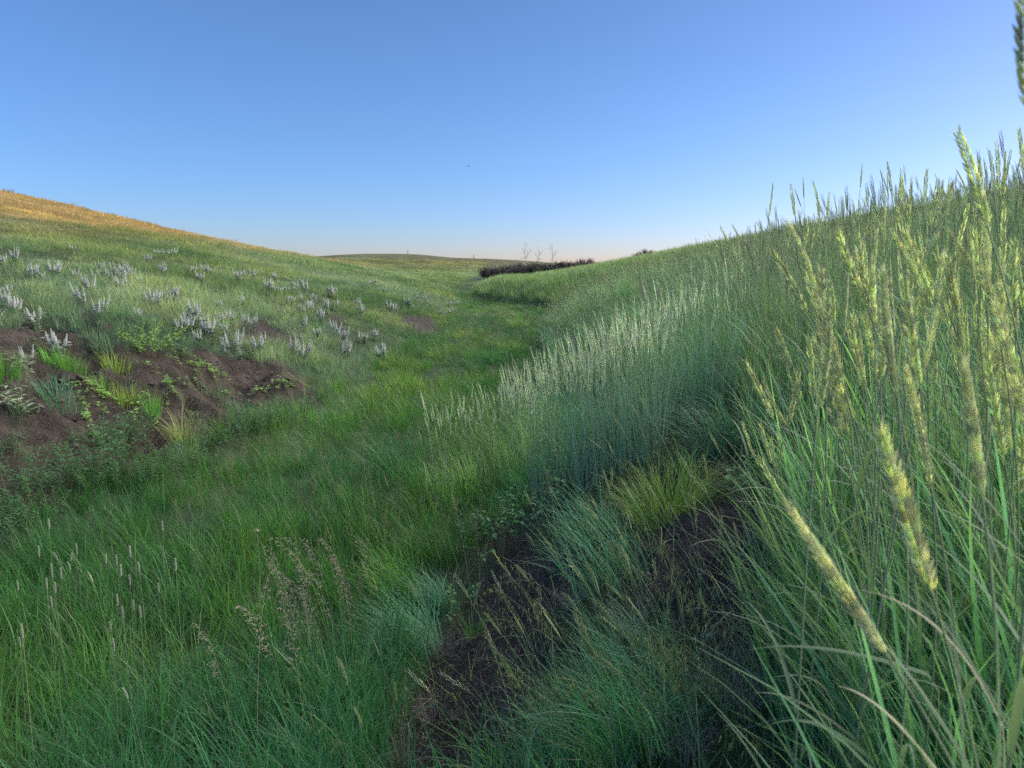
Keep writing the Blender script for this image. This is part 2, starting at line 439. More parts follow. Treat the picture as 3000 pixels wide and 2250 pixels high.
def sheet(name, mask, label):
    q = quads[mask]; used, inv = np.unique(q, return_inverse=True); inv = inv.reshape(q.shape)
    V = np.stack([GX.ravel()[used], GY.ravel()[used], GZ.ravel()[used]], 1)
    me = bpy.data.meshes.new(name); me.from_pydata(V.tolist(), [], inv.tolist())
    for an, arr in (('soil', SMb.ravel()[used]), ('tone', TNb.ravel()[used])):
        a = me.attributes.new(an, 'FLOAT', 'POINT'); a.data.foreach_set('value', arr.astype(np.float32))
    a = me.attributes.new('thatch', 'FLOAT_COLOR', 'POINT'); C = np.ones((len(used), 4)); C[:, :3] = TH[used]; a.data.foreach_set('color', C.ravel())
    me.polygons.foreach_set('use_smooth', [True]*len(me.polygons)); me.materials.append(gmat)
    o = put(name, me); return tag(o, label, None, None, 'structure')
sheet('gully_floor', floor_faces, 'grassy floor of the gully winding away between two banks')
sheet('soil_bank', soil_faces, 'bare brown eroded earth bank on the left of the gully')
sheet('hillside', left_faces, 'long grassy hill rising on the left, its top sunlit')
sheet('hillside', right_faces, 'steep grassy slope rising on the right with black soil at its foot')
sheet('hills', far_faces, 'far low grassy ridge closing the valley')

# ------------------------------------------------------------ scattered ground cover (geometry-node instances)
def pick_group(coll):
    g = bpy.data.node_groups.new('scatter', 'GeometryNodeTree')
    g.interface.new_socket('Geometry', in_out='INPUT', socket_type='NodeSocketGeometry')
    g.interface.new_socket('Geometry', in_out='OUTPUT', socket_type='NodeSocketGeometry')
    N, L = g.nodes, g.links
    gi = N.new('NodeGroupInput'); go = N.new('NodeGroupOutput')
    ci = N.new('GeometryNodeCollectionInfo'); ci.inputs['Collection'].default_value = coll
    ci.inputs['Separate Children'].default_value = True; ci.inputs['Reset Children'].default_value = True
    ip = N.new('GeometryNodeInstanceOnPoints'); ip.inputs['Pick Instance'].default_value = True
    def na(name, t):
        a = N.new('GeometryNodeInputNamedAttribute'); a.data_type = t; a.inputs['Name'].default_value = name; return a.outputs[0]
    L.new(gi.outputs[0], ip.inputs['Points']); L.new(ci.outputs[0], ip.inputs['Instance'])
    L.new(na('pick', 'INT'), ip.inputs['Instance Index'])
    er = N.new('FunctionNodeEulerToRotation'); L.new(na('rot', 'FLOAT_VECTOR'), er.inputs[0]); L.new(er.outputs[0], ip.inputs['Rotation'])
    L.new(na('scl', 'FLOAT_VECTOR'), ip.inputs['Scale'])
    L.new(ip.outputs[0], go.inputs[0]); return g

def protos(name, meshes):
    c = bpy.data.collections.new(name)
    for i, me in enumerate(meshes):
        c.objects.link(bpy.data.objects.new('%s.%03d' % (name, i), me))
    return c

def euler_from(spin, lean):
    lx, ly = lean[:, 0], lean[:, 1]; a = np.hypot(lx, ly)+1e-9
    ax, ay = -ly/a, lx/a; c, s = np.cos(a), np.sin(a); C = 1-c
    z0 = np.zeros_like(a)
    T = np.stack([np.stack([c+ax*ax*C, ax*ay*C, ay*s], -1), np.stack([ax*ay*C, c+ay*ay*C, -ax*s], -1), np.stack([-ay*s, ax*s, c], -1)], 1)
    cs, sn = np.cos(spin), np.sin(spin)
    Z = np.stack([np.stack([cs, -sn, z0], -1), np.stack([sn, cs, z0], -1), np.stack([z0, z0, z0+1], -1)], 1)
    M = T @ Z
    return np.stack([np.arctan2(M[:, 2, 1], M[:, 2, 2]), np.arcsin(np.clip(-M[:, 2, 0], -1, 1)), np.arctan2(M[:, 1, 0], M[:, 0, 0])], 1)

def scatter(name, label, cat, coll, P, lean, scl, tint, spin=None, parent=None):
    n = len(P)
    spin = rng.uniform(0, 6.283, n) if spin is None else spin
    me = bpy.data.meshes.new(name); me.from_pydata(P.tolist(), [], [])
    def put_attr(an, t, arr, key):
        a = me.attributes.new(an, t, 'POINT'); a.data.foreach_set(key, np.ascontiguousarray(arr).ravel())
    put_attr('rot', 'FLOAT_VECTOR', euler_from(spin, lean).astype(np.float32), 'vector')
    put_attr('scl', 'FLOAT_VECTOR', scl.astype(np.float32), 'vector')
    put_attr('pick', 'INT', rng.integers(0, len(coll.objects), n).astype(np.int32), 'value')
    C = np.ones((n, 4)); C[:, :3] = np.clip(tint, .004, 1); put_attr('tint', 'FLOAT_COLOR', C.astype(np.float32), 'color')
    o = put(name, me, parent)
    md = o.modifiers.new('scatter', 'NODES'); md.node_group = pick_group(coll)
    return tag(o, label, cat, None, 'stuff')

G_INST = veg('grass_blade', None, .4, .7, .5, .22)
def clump(n, radius, h, lean, curve, w, seg, droop=0.0, var=.42, dryp=.07, fold=0.0, hvar=.35):
    mb = MB()
    for i in range(n):
        r = radius*math.sqrt(random.random()); a = random.uniform(0, 6.283)
        c = np.array([1, 1, 1])*random.uniform(1-var, 1+var)*np.array([random.uniform(.88, 1.15), 1, random.uniform(.8, 1.2)])
        if random.random() < dryp: c = np.array([2.6, 1.55, 2.0])*random.uniform(.7, 1.1)
        L = h*random.uniform(1-hvar, 1+.25*hvar)
        blade(mb, (r*math.cos(a), r*math.sin(a), -.02), a+random.gauss(0, .9), L, abs(random.gauss(0, lean))+.03, abs(random.gauss(curve, curve*.5)),
              w*random.uniform(.7, 1.25), c, seg, fold, droop*random.random())
    return mb.mesh('tuft', G_INST)

lush = protos('lush_tuft', [clump(38, .10, .38, .25, .8, .0042, 5, .4) for _ in range(9)])
hillt = protos('hill_tuft', [clump(30, .11, .21, .3, .6, .0045, 3) for _ in range(8)])
fart = protos('far_tuft', [clump(34, .32, .26, .35, .55, .016, 2, var=.3) for _ in range(6)])
tallt = protos('tall_tuft', [clump(16, .07, .64, .15, .42, .0068, 7, .7, fold=.25) for _ in range(9)])
wisp = protos('wisp_tuft', [clump(16, .08, .30, .5, 1.0, .0024, 5, .6, dryp=.22) for _ in range(8)])

def polar(n, r0, r1, p, a0=-44, a1=44, squash=0):
    """random ground points in the view's sector, density falling as r**-p"""
    q = 2-p; r = (r0**q + rng.random(n)*(r1**q-r0**q))**(1/q); th = np.radians(rng.uniform(a0, a1, n))
    return r*np.sin(th), r*np.cos(th), r

def sc3(s, h=None):
    h = s if h is None else h
    return np.stack([s, s, h], 1)

RIGHT_EDGE = lambda x, y: x - np.where(y < 5, .36+.235*y, np.where(y < 9, 1.535-.225*(y-5), .63 + np.interp(y, *XR) - .3))
def in_shrub_zone(x, y): return np.zeros(len(x), bool)

# keep the scatter out of the middle of plants that stand out (ground points, radius)
CLEAR = [(at(u, v)[:2], q) for u, v, q in ((1535, 1405, .27), (1680, 1400, .30), (1820, 1370, .30), (1900, 1290, .27), (2060, 1190, .22), (1385, 1470, .14), (1300, 1490, .13), (1480, 1640, .36), (1620, 1520, .2), (2270, 1440, .35), (1340, 1790, .18), (1960, 1500, .2))]
def clear_of(x, y):
    ok = np.ones(len(x), bool)
    for g_, q in CLEAR: ok &= np.hypot(x-g_[0], y-g_[1]) > q
    return ok
# gully floor: lush leaning grass
n = 15000
x, y, r = polar(n, 1.2, 60, 1.1)
dl, dr = d_left(x, y), d_right(x, y)
z = height(x, y)
sm, tn = soil_mask(x, y, z)
u, v = project(x, y, z)
EDGE = [(1080, 2600), (1150, 2150), (1230, 1880), (1350, 1660), (1470, 1500), (3000, 1500), (3000, 2600)]
nz = fbm(x*.9, y*.9, 201, 3)
keep = (dl < .45+.25*nz) & (dr < .30+.3*nz) & (sm < .5) & (np.interp(y, *FL) < .6) & clear_of(x, y) & ~inpoly(u+25*nz, v, EDGE)
x, y, z, r, nz = [a[keep] for a in (x, y, z, r, nz)]
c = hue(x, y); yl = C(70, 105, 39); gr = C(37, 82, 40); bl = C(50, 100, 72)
m = np.clip(.36 + .75*fbm(x*.8, y*.5, 203, 3), 0, 1)[:, None]; b = np.clip(sstep(3.6, 1.8, r)*.9 + .3*fbm(x*1.2, y*1.2, 204, 2), 0, 1)[:, None]
c = gr*(1-m)+yl*m; c = c*(1-b)+bl*b
tanp = (np.clip(fbm(x*1.5, y*.9, 205, 3)-.25, 0, 1)*sstep(7, 12, y))[:, None]; c = c*(1-tanp)+C(96, 116, 62)*tanp
c *= rng.uniform(.8, 1.2, (len(x), 1))
s = rng.uniform(.75, 1.2, len(x))*(1+.25*nz)*np.interp(r, [0, 10, 25, 60], [1, .9, .7, .55])
wide = np.interp(r, [0, 8, 25, 60], [1, 1.2, 2.2, 4.0])
lx = .25*fbm(x*.7, y*.7, 206, 2) - .1; ly = .25*fbm(x*.7, y*.7, 207, 2) - .05
scatter('gully_grass', 'lush green grass filling the floor of the gully', 'grass', lush, np.stack([x, y, z], 1), np.stack([lx, ly], 1), np.stack([s*wide, s*wide, s], 1), c)

# left hill: short green grass, dry and straw coloured higher up, with sunlight painted into the straw
n = 46000
x, y, r = polar(n, 2.5, 190, 1.2, -46, 12)
dl = d_left(x, y); z = height(x, y); sm, tn = soil_mask(x, y, z)
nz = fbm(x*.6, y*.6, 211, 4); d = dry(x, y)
gap_ = fbm(x*1.1+3, y*1.1, 216, 3)
keep = (dl > .3) & (sm < .5) & ((nz > -.55) | (r > 25)) & ((gap_ > -.45) | (rng.random(n) < .25) | (r > 22)) & (r < 38)
far = (dl > .3) & (r >= 38)
def lay(k, coll, name, label, hs):
    X, Y, Z, Rr, NZ, D = x[k], y[k], z[k], r[k], nz[k], d[k]
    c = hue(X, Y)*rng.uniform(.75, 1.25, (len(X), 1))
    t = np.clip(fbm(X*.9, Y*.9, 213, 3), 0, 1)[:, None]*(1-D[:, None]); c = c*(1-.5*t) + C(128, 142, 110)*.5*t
    s = rng.uniform(.7, 1.25, len(X))*(1+.35*NZ)*hs
    w = np.interp(Rr, [0, 8, 20, 38, 39, 100, 190], [1, 1.1, 2.0, 3.4, 1.3, 2.6, 4.2])
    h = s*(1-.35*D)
    ln = np.stack([.12*fbm(X*.5, Y*.5, 214, 2)+.05, .12*fbm(X*.5, Y*.5, 215, 2)], 1)
    scatter(name, label, 'grass', coll, np.stack([X, Y, Z], 1), ln, np.stack([s*w, s*w, h], 1), c)
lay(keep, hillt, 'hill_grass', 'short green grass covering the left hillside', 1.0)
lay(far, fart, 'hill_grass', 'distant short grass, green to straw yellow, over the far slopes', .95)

# right slope: tall blue green grass
n = 30000
x, y, r = polar(n, .9, 150, 1.0, -6, 50)
dr = d_right(x, y); z = height(x, y); sm, tn = soil_mask(x, y, z)
nz = fbm(x*.7, y*.7, 221, 3); e = RIGHT_EDGE(x, y) + .12*nz
keep = (e > 0) & (dr > .3) & (r < 30) & (y > .1) & (np.hypot(x-.35, y-.2) > .5) & clear_of(x, y)
far = (e > 0) & (dr > .5) & (r >= 30)
X, Y, Z, Rr, NZ = x[keep], y[keep], z[keep], r[keep], nz[keep]
bl = C(68, 104, 86); gr = C(66, 98, 64); yl = C(116, 128, 90)
m = np.clip(.35+.6*fbm(X*.5, Y*.4, 222, 3), 0, 1)[:, None]; c = bl*(1-m)+gr*m
m = (np.clip(.15+.6*fbm(X*.4, Y*.3, 223, 3), 0, 1)*sstep(4, 12, Rr))[:, None]; c = c*(1-m)+yl*m
c *= rng.uniform(.75, 1.25, (len(X), 1))
s = rng.uniform(.65, 1.08, len(X))*(1+.15*NZ)*np.interp(Rr, [0, 1.2, 4.5, 8, 15, 30], [.8, .95, 1, .92, .8, .6])
w = np.interp(Rr, [0, 5, 12, 30], [.95, 1.2, 2.0, 3.6])
ln = np.stack([-.10+.12*fbm(X, Y, 224, 2), .10*fbm(X, Y, 225, 2)], 1)
scatter('slope_grass', 'tall blue green grass blades crowding the right slope', 'grass', tallt, np.stack([X, Y, Z], 1), ln, np.stack([s*w, s*w, s], 1), c)
broad = protos('broad_tuft', [clump(7, .05, .72, .10, .32, .0105, 8, .6, fold=.3, dryp=.04) for _ in range(7)])
nb_ = 900; xb, yb, rb_ = polar(nb_, .75, 2.6, 1.3, 8, 52); kb = (RIGHT_EDGE(xb, yb) > .05) & (np.hypot(xb-.35, yb-.2) > .45); xb, yb = xb[kb], yb[kb]
mb_ = rng.random((len(xb), 1)); cb = C(84, 126, 108)*mb_ + C(94, 126, 80)*(1-mb_)
scatter('broad_grass', 'broad blue green grass leaves close at the lower right', 'grass', broad, np.stack([xb, yb, height(xb, yb)], 1), np.stack([rng.normal(-.12, .12, len(xb)), rng.normal(0, .12, len(xb))], 1), sc3(rng.uniform(.7, 1.15, len(xb))), cb*rng.uniform(.75, 1.2, (len(xb), 1)))
X, Y, Z, Rr, NZ = x[far], y[far], z[far], r[far], nz[far]
c = (C(78, 102, 76) + np.clip(.3+.6*fbm(X*.15, Y*.12, 226, 3), 0, 1)[:, None]*np.array([.06, .045, .01]))*rng.uniform(.75, 1.25, (len(X), 1))
s = rng.uniform(.8, 1.5, len(X))*1.7; w = np.interp(Rr, [30, 80, 150], [.9, 1.6, 2.6])
scatter('slope_grass', 'distant grass along the crest of the right hill', 'grass', fart, np.stack([X, Y, Z], 1), np.zeros((len(X), 2)), np.stack([s*w/1.4, s*w/1.4, s], 1), c)

# foot of the right bank: thin blue green and wispy grass over black soil
n = 9000
x, y, r = polar(n, 1.2, 14, 1.3, -30, 46)
dr = d_right(x, y); z = height(x, y); sm, tn = soil_mask(x, y, z); e = RIGHT_EDGE(x, y)
nz = fbm(x*1.6, y*1.6, 231, 3)
keep = (dr > -.05) & (e < .2) & clear_of(x, y) & (rng.random(n) < np.where(sm > .5, .02, np.where(nz > -.1, .38, .10))*np.interp(y, [1, 4, 6, 9], [.6, .8, 1, 1]))
X, Y, Z = x[keep], y[keep], z[keep]
m = rng.random((len(X), 1)); c = C(58, 108, 84)*(1-m) + C(100, 122, 68)*m
scatter('bank_grass', 'thin wispy grass lying over the black soil at the foot of the right bank', 'grass', wisp, np.stack([X, Y, Z], 1),
        np.stack([rng.normal(-.35, .3, len(X)), rng.normal(.05, .3, len(X))], 1), sc3(rng.uniform(.6, 1.25, len(X))), c*rng.uniform(.7, 1.25, (len(X), 1)))
k2 = (dr > .02) & (e < .15) & (sm < .5) & (nz > .0) & (rng.random(n) < np.where(y > 4.2, .5, .07)) & clear_of(x, y)
X, Y, Z = x[k2], y[k2], z[k2]
m = rng.random((len(X), 1)); c = C(56, 112, 88)*(1-m) + C(74, 120, 66)*m
scatter('bank_grass', 'blue green grass tufts leaning down the right bank', 'grass', lush, np.stack([X, Y, Z], 1),
        np.stack([rng.normal(-.4, .25, len(X)), rng.normal(.05, .25, len(X))], 1), sc3(rng.uniform(.55, 1.0, len(X))), c*rng.uniform(.75, 1.2, (len(X), 1)))

# sparse tufts on the left earth bank
n = 2600
x, y, r = polar(n, 3.5, 12, 1.0, -46, -5)
dl = d_left(x, y); z = height(x, y); sm, tn = soil_mask(x, y, z); nz = fbm(x*1.8, y*1.8, 241, 3)
keep = (dl > .1) & (dl < 3.4) & (sm > .5) & (rng.random(n) < np.where(nz > .25, .45, .03))
X, Y, Z = x[keep], y[keep], z[keep]
scatter('bank_grass', 'scattered small grass tufts on the bare left bank', 'grass', hillt, np.stack([X, Y, Z], 1),
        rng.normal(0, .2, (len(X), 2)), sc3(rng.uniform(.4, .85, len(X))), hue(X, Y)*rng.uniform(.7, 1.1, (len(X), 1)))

# clods and crumbs of earth, bits of straw
soilm = plain('dry_clod', (.12, .11, .104), .95, .35, 25); soild = plain('black_clod', (.06, .056, .057), .95, .35, 25)
def clod(mat):
    mb = MB(); V = []; F = []
    n = 6
    prof = [(0.0, -.35), (.85, -.2), (1.0, .1), (.6, .5), (0.0, .62)]
    for (rr, zz) in prof:
        for j in range(n):
            a = j*6.283/n; q = rr*random.uniform(.75, 1.2)
            V.append((q*math.cos(a), q*math.sin(a), zz*random.uniform(.75, 1.2)))
    F = [(i*n+j, i*n+(j+1) % n, (i+1)*n+(j+1) % n, (i+1)*n+j) for i in range(4) for j in range(n)]
    mb.add(V, F, np.ones(3)); return mb.mesh('clod', mat, False)
cl_b = protos('brown_clod', [clod(soilm) for _ in range(5)]); cl_k = protos('dark_clod', [clod(soild) for _ in range(5)])
n = 9000
x, y, r = polar(n, 2.5, 12, 1.2, -46, -4); z = height(x, y); sm, tn = soil_mask(x, y, z); k = (sm > .5) & (tn > .5)
X, Y, Z = x[k], y[k], z[k]; s = np.clip(rng.lognormal(-4.8, .65, len(X)), .003, .045)
scatter('earth_clods', 'small brown clods of earth lying on the left bank', 'earth', cl_b, np.stack([X, Y, Z], 1), rng.normal(0, .4, (len(X), 2)), sc3(s, s*.7), np.ones((len(X), 3)))
n = 9000
x, y, r = polar(n, 1.0, 7, 1.2, -25, 46); z = height(x, y); sm, tn = soil_mask(x, y, z); k = (sm > .5) & (d_right(x, y) > -.2)
X, Y, Z = x[k], y[k], z[k]; s = np.clip(rng.lognormal(-5.7, .6, len(X)), .0015, .018)
scatter('earth_clods', 'small black crumbs of earth on the right bank', 'earth', cl_k, np.stack([X, Y, Z], 1), rng.normal(0, .4, (len(X), 2)), sc3(s, s*.7), np.ones((len(X), 3)))
STRAW = veg('straw', (.42, .36, .26), .6, .2, .1, .25)
def straw():
    mb = MB(); L = random.uniform(.05, .14); b = random.uniform(-.02, .02)
    mb.ribbon([(-L/2, 0, .004), (-L/6, b, .010), (L/6, b*1.2, .012), (L/2, 0, .005)], [.0008, .0011, .001, .0005], (0, 1, .3), np.array([1, 1, 1.])); return mb.mesh('straw', STRAW)
st = protos('straw_bit', [straw() for _ in range(6)])
n = 2600
x, y, r = polar(n, 1.0, 11, 1.1, -46, 46); z = height(x, y); sm, tn = soil_mask(x, y, z); k = (sm > .5)
X, Y, Z = x[k], y[k], z[k]
scatter('straw_litter', 'dry bits of straw lying on the bare soil', 'straw', st, np.stack([X, Y, Z], 1), rng.normal(0, .25, (len(X), 2)), sc3(rng.uniform(.5, 1.3, len(X))), np.ones((len(X), 3)))

# ------------------------------------------------------------ plants that stand out one by one
STEM = veg('grass_stem', (.32, .42, .21), .45, .4, .2)
HEAD = veg('green_seed_head', (.78, .82, .55), .6, .3, .4, .16)
DARKHEAD = veg('violet_seed_head', C(112, 122, 96), .6, .2, .25)
BLADE = veg('green_blade', (.20, .31, .19), .4, .45, .4)
SILVERHEAD = veg('silver_seed_head', (.84, .88, .86), .6, .3, .4)
SILVERSTEM = veg('silver_stem', (.46, .62, .42), .5, .4, .3)
SILVERBLADE = veg('silver_blade', (.27, .47, .39), .4, .5, .35)
PALEBLADE = veg('straw_blade', (.48, .47, .33), .5, .3, .3)
DRYHEAD = veg('dry_panicle', (.55, .47, .38), .7, .2, .25)
YELLOWHEAD = veg('yellow_green_spikelet', (.42, .44, .15), .6, .25, .35)
GREYDEAD = veg('grey_dead_grass', (.32, .29, .29), .8, .15, .15)
LEAFDARK = veg('shrub_leaf', C(66, 104, 72), .5, .25, .3, .28)
LEAFHERB = veg('herb_leaf', C(50, 90, 56), .5, .35, .3, .28)
LEAFVINE = veg('vine_leaf', C(104, 136, 78), .5, .3, .35, .25)
LUPLEAF = veg('lupine_leaf', (.30, .40, .30), .7, .2, .25)
LUPFLOWER = veg('lupine_flower', (.86, .85, .87), .7, .2, .3, .1)
WHITEFUZZ = veg('white_fuzz', (.5, .54, .44), .8, .1, .3)
TWIG = plain('brown_twig', (.16, .10, .075), .8, .3, 20)
UP = np.array([0, 0, 1.])

def bez(a, b, c, d, n):
    t = np.linspace(0, 1, n)[:, None]; a, b, c, d = [np.asarray(q, float) for q in (a, b, c, d)]
    return (1-t)**3*a + 3*(1-t)**2*t*b + 3*(1-t)*t*t*c + t**3*d

def head_on(mb, P, W, nsp, fine, col=1.0, open_=12.0):
    """a braided grass spike along P (base to tip): spikelets left and right in turn"""
    P = np.asarray(P, float); t = np.linspace(0, 1, len(P)); T = np.gradient(P, axis=0); T /= np.linalg.norm(T, axis=1)[:, None]
    L = np.linalg.norm(np.diff(P, axis=0), axis=1).sum(); gap = L/nsp
    S0 = np.cross(T[0], np.array([random.uniform(-1, 1), random.uniform(-1, 1), .1])); S0 /= np.linalg.norm(S0)
    mb.tube(P[::2], .0009, np.array([.8, .9, .7]), 3)
    for i in range(nsp):
        q = (i+.3)/nsp*.94
        p = np.array([np.interp(q, t, P[:, k]) for k in range(3)]); d = np.array([np.interp(q, t, T[:, k]) for k in range(3)])
        s = S0 - d*(S0@d); s /= np.linalg.norm(s); nn = np.cross(d, s)
        sg = 1 if i % 2 else -1; prof = min(.62+q*2.2, 1.0)*(1-.55*max(0, q-.55)/.45)
        Ls = gap*3.9*(.75+.25*prof); w = W*.33*prof
        c = np.array([1, 1, 1])*random.uniform(.62, 1.3)*np.array([random.uniform(.9, 1.1), 1, random.uniform(.8, 1.15)])*col
        for k in ((0,) if not fine else (-1, 0, 1)):
            a = math.radians(open_*(1+.5*abs(k)) + random.uniform(-5, 5))
            dd = d*math.cos(a) + (s*sg + nn*k*.55)*math.sin(a)
            if fine and k == 0 or random.random() < .3:
                e = p + s*sg*W*.15 + dd*Ls*.8; mb.ribbon([e, e + dd*Ls*.55 + s*sg*W*.12], [.00035, .0001], nn, c*1.1)
            mb.lemon(p + s*sg*W*.17*prof + nn*k*W*.13*prof, dd, Ls*(1 if k == 0 else .86)*random.uniform(.9, 1.1), w*(1.15 if not fine else .72), c*(1 if k == 0 else random.uniform(.8, 1.1)), 5 if fine else 4, .75, nn)

def arc_blade(p, az, L, rise, w, droop, seg=8):
    P = [np.array(p, float)]; h = np.array([math.cos(az), math.sin(az), 0])
    for i in range(seg):
        a = rise + droop*((i+.5)/seg)**1.3
        P.append(P[-1]+(h*math.sin(a)+UP*math.cos(a))*L/seg)
    P = np.array(P); t = np.linspace(0, 1, seg+1)
    W_ = w*.5*np.clip(np.minimum(.5+t*2.5, 1)*(1-t**2.0), .03, 1)
    return P, W_, np.array([-math.sin(az), math.cos(az), 0])

def blade_mesh(p, az, L, rise, w, droop, mat, name='blade'):
    mb = MB(); P, W_, S = arc_blade(p, az, L, rise, w, droop)
    t = np.linspace(0, 1, len(P))[:, None]
    mb.ribbon(P, W_, S, np.array([1, 1, 1.])*random.uniform(.85, 1.15)*(1+(t-.4)*np.array([.3, .15, .1])), .3)
    return mb.mesh(name, mat)

def stem_mesh(P, r0, r1, mat, n=4):
    mb = MB(); k = len(P); mb.tube(P, np.linspace(r0, r1, k), np.array([1, 1, 1.])*random.uniform(.9, 1.1), n); return mb.mesh('stem', mat)

# ---- prototypes of the tall seeding grass (stem, head, two blades), base at the origin
def tall_proto(H, lean, headL, W, nsp, fine, headmat, stemmat, blademat, nb=2, r=.0016, bw=.0075):
    az = 0.0; tip = np.array([lean*H, random.uniform(-.06, .06)*H, H])
    mid = np.array([lean*H*.12, random.uniform(-.02, .02), H*.55])
    P = bez((0, 0, -.03), (0, 0, H*.3), mid, tip, 40)
    L = np.concatenate([[0], np.cumsum(np.linalg.norm(np.diff(P, axis=0), axis=1))]); k = int(np.argmax(L > L[-1]-headL))
    st = stem_mesh(P[:k+1:3] if (k % 3 == 0) else np.concatenate([P[:k+1:3], P[k:k+1]]), r, r*.6, stemmat)
    mb = MB(); head_on(mb, P[k:], W, nsp, fine); hd = mb.mesh('seed_head', headmat)
    bl = []
    for i in range(nb):
        q = random.uniform(.15, .6); p = P[int(q*k)]
        bl.append(blade_mesh(p, random.uniform(0, 6.28), random.uniform(.22, .36), random.uniform(.25, .6), bw*random.uniform(.8, 1.2), random.uniform(.5, 1.6), blademat))
    return st, hd, bl

def place_tall(name, proto, loc, rz, sc, label, cat, group, tilt=(0, 0)):
    o = empty(name, loc, rz, label, cat, group); o.scale = (sc,)*3
    o.rotation_euler = (tilt[0], tilt[1], rz)
    st, hd, bl = proto
    put('stem', st, o); put('seed_head', hd, o)
    for b in bl: put('leaf_blade', b, o)
    return o

def unproj(u, v, d):
    p = ray(u, v)*d; return np.array([p[0], p[1], p[2]+EYE])

def ground_z(x, y): return float(height(x, y))

# ---- the near stalks one can point at: tip and base of the head (photo pixels), distance
NEAR = [
 (2302, 1472, 2594, 1912, .57, .0165, 'fat blurred green seed head leaning left low in the right corner, nearest of all', 1),
 (2574, 1243, 2730, 1735, .60, .0155, 'fat soft green seed head just above and right of the lowest leaning one', 1),
 (2827, 1057, 2878, 1458, .66, .0165, 'thick upright pale green seed head standing out before the dense stand', 1),
 (2651, 1071, 2728, 1430, .85, .0140, 'mottled olive seed head leaning a little left above the fat soft one', 1),
 (2800, 375, 2892, 660, .92, .0125, 'tall dark tipped seed head rising highest against the open sky', 1),
 (2793, 529, 2712, 748, 1.15, .0115, 'seed head leaning to the right across the hill crest, against the sky', 1),
 (3004, -90, 3020, 335, .50, .0130, 'dark blurred seed head cut by the right edge of the view, in the sky', 1),
 (2985, 371, 3006, 520, 1.7, .0110, 'slim dark seed head in the sky at the right edge below the blurred one', 0),
 (2307, 646, 2400, 900, 1.15, .0115, 'seed head leaning left, its tip just breaking the right hill crest', 1),
 (2253, 727, 2365, 925, 1.3, .0105, 'leftmost long leaning seed head of the dense right stand', 1),
 (2380, 989, 2502, 1225, 1.1, .0125, 'long pale seed head leaning left in the middle of the stand', 1),
 (2452, 669, 2538, 894, 1.2, .0125, 'seed head leaning left, standing on the crest line right of the first', 1),
 (2407, 781, 2416, 1020, 1.15, .0110, None, 1), (2556, 754, 2562, 955, 1.2, .0150, None, 1), (2592, 781, 2628, 1155, .85, .0135, None, 1),
 (2646, 800, 2696, 1138, .9, .0125, None, 1), (2646, 674, 2702, 870, 1.3, .0115, None, 1), (2775, 673, 2886, 850, 1.25, .0110, None, 1),
 (2176, 1048, 2267, 1229, 1.5, .0115, 'olive seed head leaning left at the open left edge of the stand', 1),
 (2260, 935, 2348, 1192, 1.2, .0130, 'pale green seed head on its own beside the dark gap in the stand', 1),
 (2777, 745, 2806, 920, 1.4, .0115, None, 1), (2886, 600, 2892, 840, 1.1, .0135, None, 1), (2972, 700, 2976, 985, 1.0, .0125, None, 1),
 (2909, 876, 3004, 1195, .95, .0120, None, 1), (2877, 980, 2862, 1130, 1.5, .0100, None, 1), (2927, 1080, 2902, 1275, 1.25, .0120, None, 1),
 (2529, 917, 2570, 1112, 1.3, .0110, None, 1), (2362, 976, 2404, 1095, 1.9, .0095, None, 0), (2235, 1111, 2303, 1247, 1.7, .0105, None, 0),
 (2176, 1238, 2223, 1362, 1.9, .0090, 'slim tan seed head at the left foot of the stand above black soil', 0), (2217, 1328, 2310, 1480, 1.5, .0090, None, 0),
 (2226, 1238, 2264, 1362, 1.9, .0090, None, 0), (2258, 1283, 2282, 1392, 2.0, .0090, None, 0), (2276, 1240, 2296, 1340, 2.1, .0090, None, 0),
 (2398, 1228, 2394, 1300, 2.2, .0100, None, 0), (2357, 1280, 2408, 1385, 2.1, .0090, None, 0), (2425, 1266, 2412, 1440, 1.5, .0100, None, 0),
 (2466, 1328, 2504, 1428, 1.9, .0100, None, 0), (2488, 921, 2534, 1140, 1.2, .0100, None, 1), (2420, 926, 2471, 1102, 1.4, .0110, None, 1),
 (2714, 804, 2756, 875, 2.2, .0095, None, 0), (2827, 926, 2838, 1020, 2.0, .0095, None, 0), (2724, 955, 2738, 1130, 1.5, .0105, None, 1),
 (2760, 1085, 2766, 1230, 1.7, .0100, None, 0), (2800, 860, 2808, 1050, 1.4, .0115, None, 1), (2940, 830, 2930, 1010, 1.5, .0110, None, 1),
 (2700, 1180, 2712, 1300, 1.9, .0100, None, 0), (2990, 1270, 2985, 1450, 1.2, .0115, None, 1), (2265, 535, 2252, 640, 2.3, .0085, 'dark thin seed head standing well above the crest, leftmost in the sky', 0),
 (2381, 530, 2402, 640, 2.2, .0095, 'dark seed head with a left curved tip beside the leftmost one in the sky', 0), (2540, 557, 2520, 640, 2.7, .0085, None, 0), (2716, 490, 2708, 600, 2.2, .0090, None, 0),
 (2645, 523, 2648, 620, 2.5, .0100, None, 0), (2763, 526, 2748, 605, 2.8, .0095, None, 0), (2868, 466, 2876, 560, 2.4, .0110, None, 0), (2897, 437, 2912, 560, 2.0, .0100, None, 0),
 (2946, 440, 2936, 545, 2.3, .0115, None, 0), (2802, 497, 2836, 570, 2.6, .0085, None, 0), (2145, 658, 2172, 718, 2.8, .0070, None, 0), (2109, 662, 2133, 712, 3.3, .0070, None, 0), (2070, 676, 2107, 728, 3.0, .0070, None, 0)]
_r = random.Random(41)
